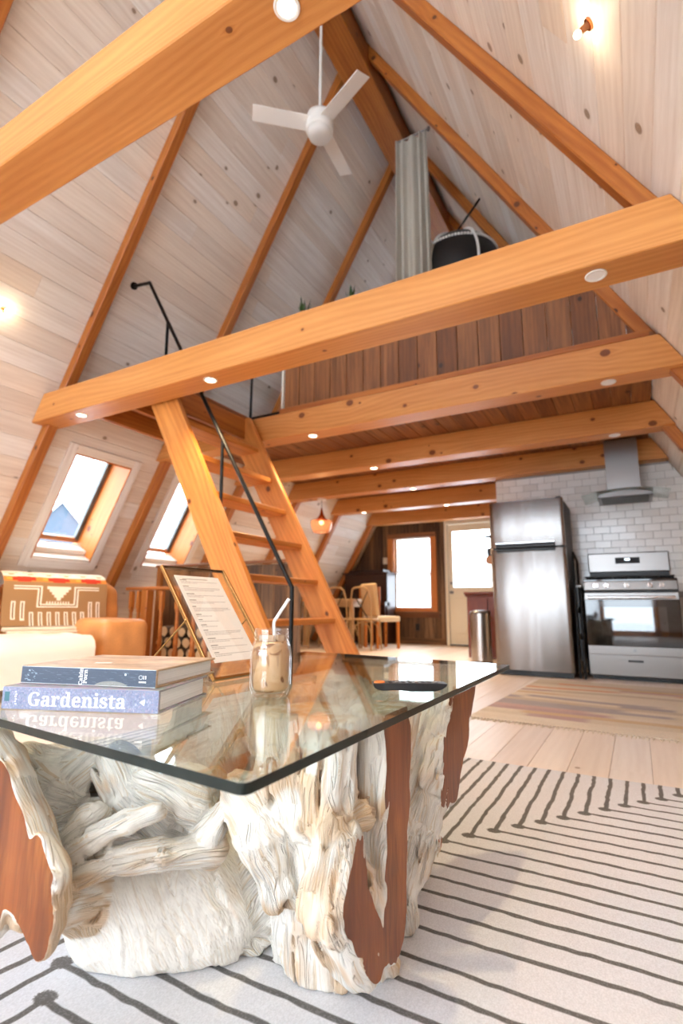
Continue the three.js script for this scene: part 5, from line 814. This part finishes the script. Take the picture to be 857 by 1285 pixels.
  for (let k = 1; k < nz - 1; k++) for (let j = 1; j < ny - 1; j++) for (let i = 1; i < nx - 1; i++) {
    const a = f[at0(i, j, k)] < 0; for (let ax = 0; ax < 3; ax++) { const b = f[at0(i + (ax === 0), j + (ax === 1), k + (ax === 2))] < 0; if (a === b) continue;
      const u = (ax + 1) % 3, w = (ax + 2) % 3, o = (du, dw) => { const c = [i, j, k]; c[u] -= du; c[w] -= dw; return vid[at0(...c)]; }, q = [o(1, 1), o(0, 1), o(0, 0), o(1, 0)]; Q.push(a ? q : q.reverse()); } }
  // faces: whatever lies on a saw plane becomes a sawn face, clipped cleanly where it meets the weathered skin
  const nv = V.length / 3, H = new Float32Array(nv), side = new Uint8Array(nv), prim = new Uint8Array(nv), colR = new Float32Array(nv * 3), colC = new Float32Array(nv * 3); const lin = (c) => c.map((v) => Math.pow(v / 255, 2.2));
  const white = lin([240, 238, 234]), grey = lin([200, 196, 192]), tanC = lin([214, 178, 136]), red = lin([152, 86, 42]), red2 = lin([92, 46, 22]), amber = lin([186, 118, 58]);
  for (let i = 0; i < nv; i++) {
    const x = V[3 * i], y = V[3 * i + 1], z = V[3 * i + 2]; const d0 = bodyRaw(x, y, z); let best = 0; for (let q = 1; q < N; q++) if (D[q] < D[best]) best = q; prim[i] = best;
    const d = d0 - grainAt(x, y, z, d0), cf = cutF(x, y, z), ca = cutA(x, y, z); H[i] = Math.max(cf, ca) - d; side[i] = ca > cf ? 3 : z < -1.08 ? 2 : 1;
    const s1 = side[i] === 3 ? x : z, n = vnoise3(s1 * 150, y * 9, 3), n2 = vnoise3(s1 * 30, y * 6, 9), n3 = vnoise3(s1 * 420, y * 30, 1); const c1 = red.map((v, q) => lerp(lerp(v, red2[q], clamp(n * 0.6 + n2 * 0.7 - 0.3)), amber[q], clamp((n3 - 0.5) * 0.6 + (vnoise3(s1 * 12, y * 12, 2) - 0.5))));
    const t = smooth(0.16, 0.5, out.tan), gr = smooth(0.35, 0.8, out.fine) * 0.45, c0 = white.map((v, q) => lerp(lerp(v, grey[q], gr), tanC[q], t * 0.7));
    for (let q = 0; q < 3; q++) { colR[3 * i + q] = c0[q]; colC[3 * i + q] = c1[q]; }
  }
  const smoothG = new THREE.BufferGeometry(); smoothG.setAttribute('position', new THREE.Float32BufferAttribute(V, 3)); { const I = []; for (const q of Q) if (q.every((v) => v >= 0)) I.push(q[0], q[1], q[2], q[0], q[2], q[3]); smoothG.setIndex(I); smoothG.computeVertexNormals(); }
  const NR = smoothG.attributes.normal.array, soup = [0, 1, 2, 3, 4].map(() => ({ p: [], n: [], c: [], uv: [] }));
  const mk = (v) => ({ p: [V[3 * v], V[3 * v + 1], V[3 * v + 2]], n: [NR[3 * v], NR[3 * v + 1], NR[3 * v + 2]], r: [colR[3 * v], colR[3 * v + 1], colR[3 * v + 2]], c: [colC[3 * v], colC[3 * v + 1], colC[3 * v + 2]], h: H[v], v });
  const mid = (a, b) => { const t = a.h / (a.h - b.h), L = (x, y) => x.map((q, i) => lerp(q, y[i], t)); return { p: L(a.p, b.p), n: L(a.n, b.n), r: L(a.r, b.r), c: L(a.c, b.c), h: 0, v: a.v }; };
  const emit = (poly, k, pi) => { const s = soup[k], pr = prims[pi]; let nu = 0, nw = 0; for (const q of poly) { nu += Math.abs(q.n[0] * pr.u[0] + q.n[1] * pr.u[1] + q.n[2] * pr.u[2]); nw += Math.abs(q.n[0] * pr.v[0] + q.n[1] * pr.v[1] + q.n[2] * pr.v[2]); } const ac = nu > nw ? pr.v : pr.u;
    for (let i = 1; i < poly.length - 1; i++) for (const q of [poly[0], poly[i], poly[i + 1]]) { s.p.push(...q.p); if (k === 3) s.n.push(0, 0, 1); else if (sawn(k)) s.n.push(1, 0, 0); else s.n.push(...q.n); s.c.push(...(sawn(k) ? q.c : q.r)); if (sawn(k)) s.uv.push(q.p[1] / 0.3, (k === 3 ? q.p[0] : q.p[2]) / 0.15); else s.uv.push((q.p[0] * pr.ax[0] + q.p[1] * pr.ax[1] + q.p[2] * pr.ax[2]) / 0.3 + pi * 0.37, (q.p[0] * ac[0] + q.p[1] * ac[1] + q.p[2] * ac[2]) / 0.15 + pi * 0.21); } };
  const skin = (pi) => (prims[pi].g < 0.5 ? 4 : 0), sawn = (k) => k > 0 && k < 4;
  for (const q of Q) { if (q.some((v) => v < 0)) continue; for (const tr of [[q[0], q[1], q[2]], [q[0], q[2], q[3]]]) {
    const t = tr.map(mk), pos = t.filter((v) => v.h > 0).length, pi = prim[tr[0]], k = side[t.reduce((a, b) => (a.h > b.h ? a : b)).v], top = t.every((v) => v.p[1] > YTOP - 0.0025);
    if (pos === 0 || top) emit(t, skin(pi), pi); else if (pos === 3) emit(t, k, pi); else { const A = [], B = []; for (let i = 0; i < 3; i++) { const a = t[i], b = t[(i + 1) % 3]; (a.h > 0 ? A : B).push(a); if ((a.h > 0) !== (b.h > 0)) { const m = mid(a, b); A.push(m); B.push(m); } } emit(A, k, pi); emit(B, skin(pi), pi); } } }
  const sub = (s) => { const g = new THREE.BufferGeometry(); g.setAttribute('position', new THREE.Float32BufferAttribute(s.p, 3)); g.setAttribute('normal', new THREE.Float32BufferAttribute(s.n, 3)); g.setAttribute('color', new THREE.Float32BufferAttribute(s.c, 3)); g.setAttribute('uv', new THREE.Float32BufferAttribute(s.uv, 2)); return g; };
  // fibrous grain, 0.3 m along by 0.15 m across
  const fibreField = (u, v, sd) => { const w = (vnoise2(u * 4, v * 5, 4, 5, sd) - 0.5) * 0.13 + (vnoise2(u * 9, v * 12, 9, 12, sd + 4) - 0.5) * 0.04, a = vnoise2(u * 5, (v + w) * 40, 5, 40, sd + 1), b = vnoise2(u * 9, (v + w) * 110, 9, 110, sd + 2), c = vnoise2(u * 16, (v + w) * 260, 16, 260, sd + 3); const m = 0.25 + 0.75 * smooth(0.3, 0.65, vnoise2(u * 3, v * 4, 3, 4, sd + 11)); return [a, b, c, m]; };
  const fibre = (sd, amt) => dataTexture(1024, 1024, (u, v, o) => { const [a, b, c, m] = fibreField(u, v, sd), st = vnoise2(u * 4, v * 55, 4, 55, sd + 7), t = clamp(0.35 * b + 0.4 * c + 0.25 * a), k = lerp(1, 0.74, clamp((t - 0.3) * 1.3) * amt * m), tn = smooth(0.62, 0.85, st) * amt * 0.5; o[0] = 255 * lerp(k, k * 0.86, tn); o[1] = 255 * lerp(k * 0.985, k * 0.74, tn); o[2] = 255 * lerp(k * 0.96, k * 0.58, tn); });
  const relief = dataTexture(1024, 1024, (u, v, o) => { const [a, b, c, m] = fibreField(u, v, 3), cr = smooth(0.82, 0.97, 1 - Math.abs(2 * a - 1)) * smooth(0.45, 0.7, vnoise2(u * 3, v * 9, 3, 9, 8)); o[0] = o[1] = o[2] = 255 * clamp(0.95 - m * (0.25 * b + 0.2 * c) - 0.55 * cr); }, false);
  const f1 = fibre(3, 0.9), f2 = fibre(13, 0.55), rootM = new THREE.MeshPhysicalMaterial({ vertexColors: true, map: f1, bumpMap: relief, bumpScale: 0.006, roughness: 0.85 }), cutM = new THREE.MeshPhysicalMaterial({ vertexColors: true, map: f2, roughness: 0.4 });
  const root = M('root_base', sub(soup[0]), rootM, table); root.userData.label = 'gnarled whitewashed teak root';
  const fs = fibre(23, 0.35), smoothRelief = dataTexture(512, 512, (u, v, o) => { o[0] = o[1] = o[2] = 255 * (0.6 * vnoise2(u * 14, v * 12, 14, 12, 3) + 0.4 * vnoise2(u * 40, v * 60, 40, 60, 6)); }, false);
  M('root_hollow', sub(soup[4]), new THREE.MeshPhysicalMaterial({ vertexColors: true, map: fs, bumpMap: smoothRelief, bumpScale: 0.003, roughness: 0.85 }), root).userData.label = 'smooth pale hollow of the root';
  for (const k of [1, 2, 3]) if (soup[k].p.length) M('sawn_face', sub(soup[k]), cutM, root).userData.label = 'flat reddish-brown sawn face';
  console.log('root tris', Q.length * 2, 'verts', nv);
  // glass slab with clipped corners
  const C = [[-0.349, -0.433], [-0.357, -1.706], [-1.15, -1.78], [-1.145, -0.507]], rr = 0.013, sh = new THREE.Shape();
  for (let i = 0; i < 4; i++) { const a = C[(i + 3) % 4], b = C[i], c = C[(i + 1) % 4], n = (p, q) => { const L = Math.hypot(q[0] - p[0], q[1] - p[1]); return [p[0] + (q[0] - p[0]) * rr / L, p[1] + (q[1] - p[1]) * rr / L]; }, s = n(b, a), e = n(b, c); if (i === 0) sh.moveTo(s[0], -s[1]); else sh.lineTo(s[0], -s[1]); sh.quadraticCurveTo(b[0], -b[1], e[0], -e[1]); } sh.closePath();
  const pts = sh.getPoints(6), flat = new THREE.ShapeGeometry(sh, 6); flat.rotateX(-Math.PI / 2);
  const glass = M('glass_top', flat.clone().translate(0, 0.465, 0), new THREE.MeshPhysicalMaterial({ color: 0xf4faf7, roughness: 0.0, transmission: 1, thickness: 0, ior: 1.52 }), table); glass.userData.label = 'thick clear glass table top';
  M('glass_underside', flat.clone().translate(0, 0.453, 0), new THREE.MeshPhysicalMaterial({ color: 0xf4faf7, roughness: 0.0, transmission: 1, thickness: 0, ior: 1.52 }), glass);
  const ep = [], ei = []; pts.forEach((p, i) => { ep.push(p.x, 0.4648, -p.y, p.x, 0.4532, -p.y); const a = 2 * i, b = 2 * ((i + 1) % pts.length); ei.push(a, a + 1, b, b, a + 1, b + 1); }); const eg = new THREE.BufferGeometry(); eg.setAttribute('position', new THREE.Float32BufferAttribute(ep, 3)); eg.setIndex(ei); eg.computeVertexNormals();
  M('glass_edge', eg, new THREE.MeshPhysicalMaterial({ color: 0x2a2f2b, roughness: 0.15, specularIntensity: 0.35, side: THREE.DoubleSide }), glass).userData.label = 'dark green-grey polished glass edge';
}
renderer.render(scene, camera);
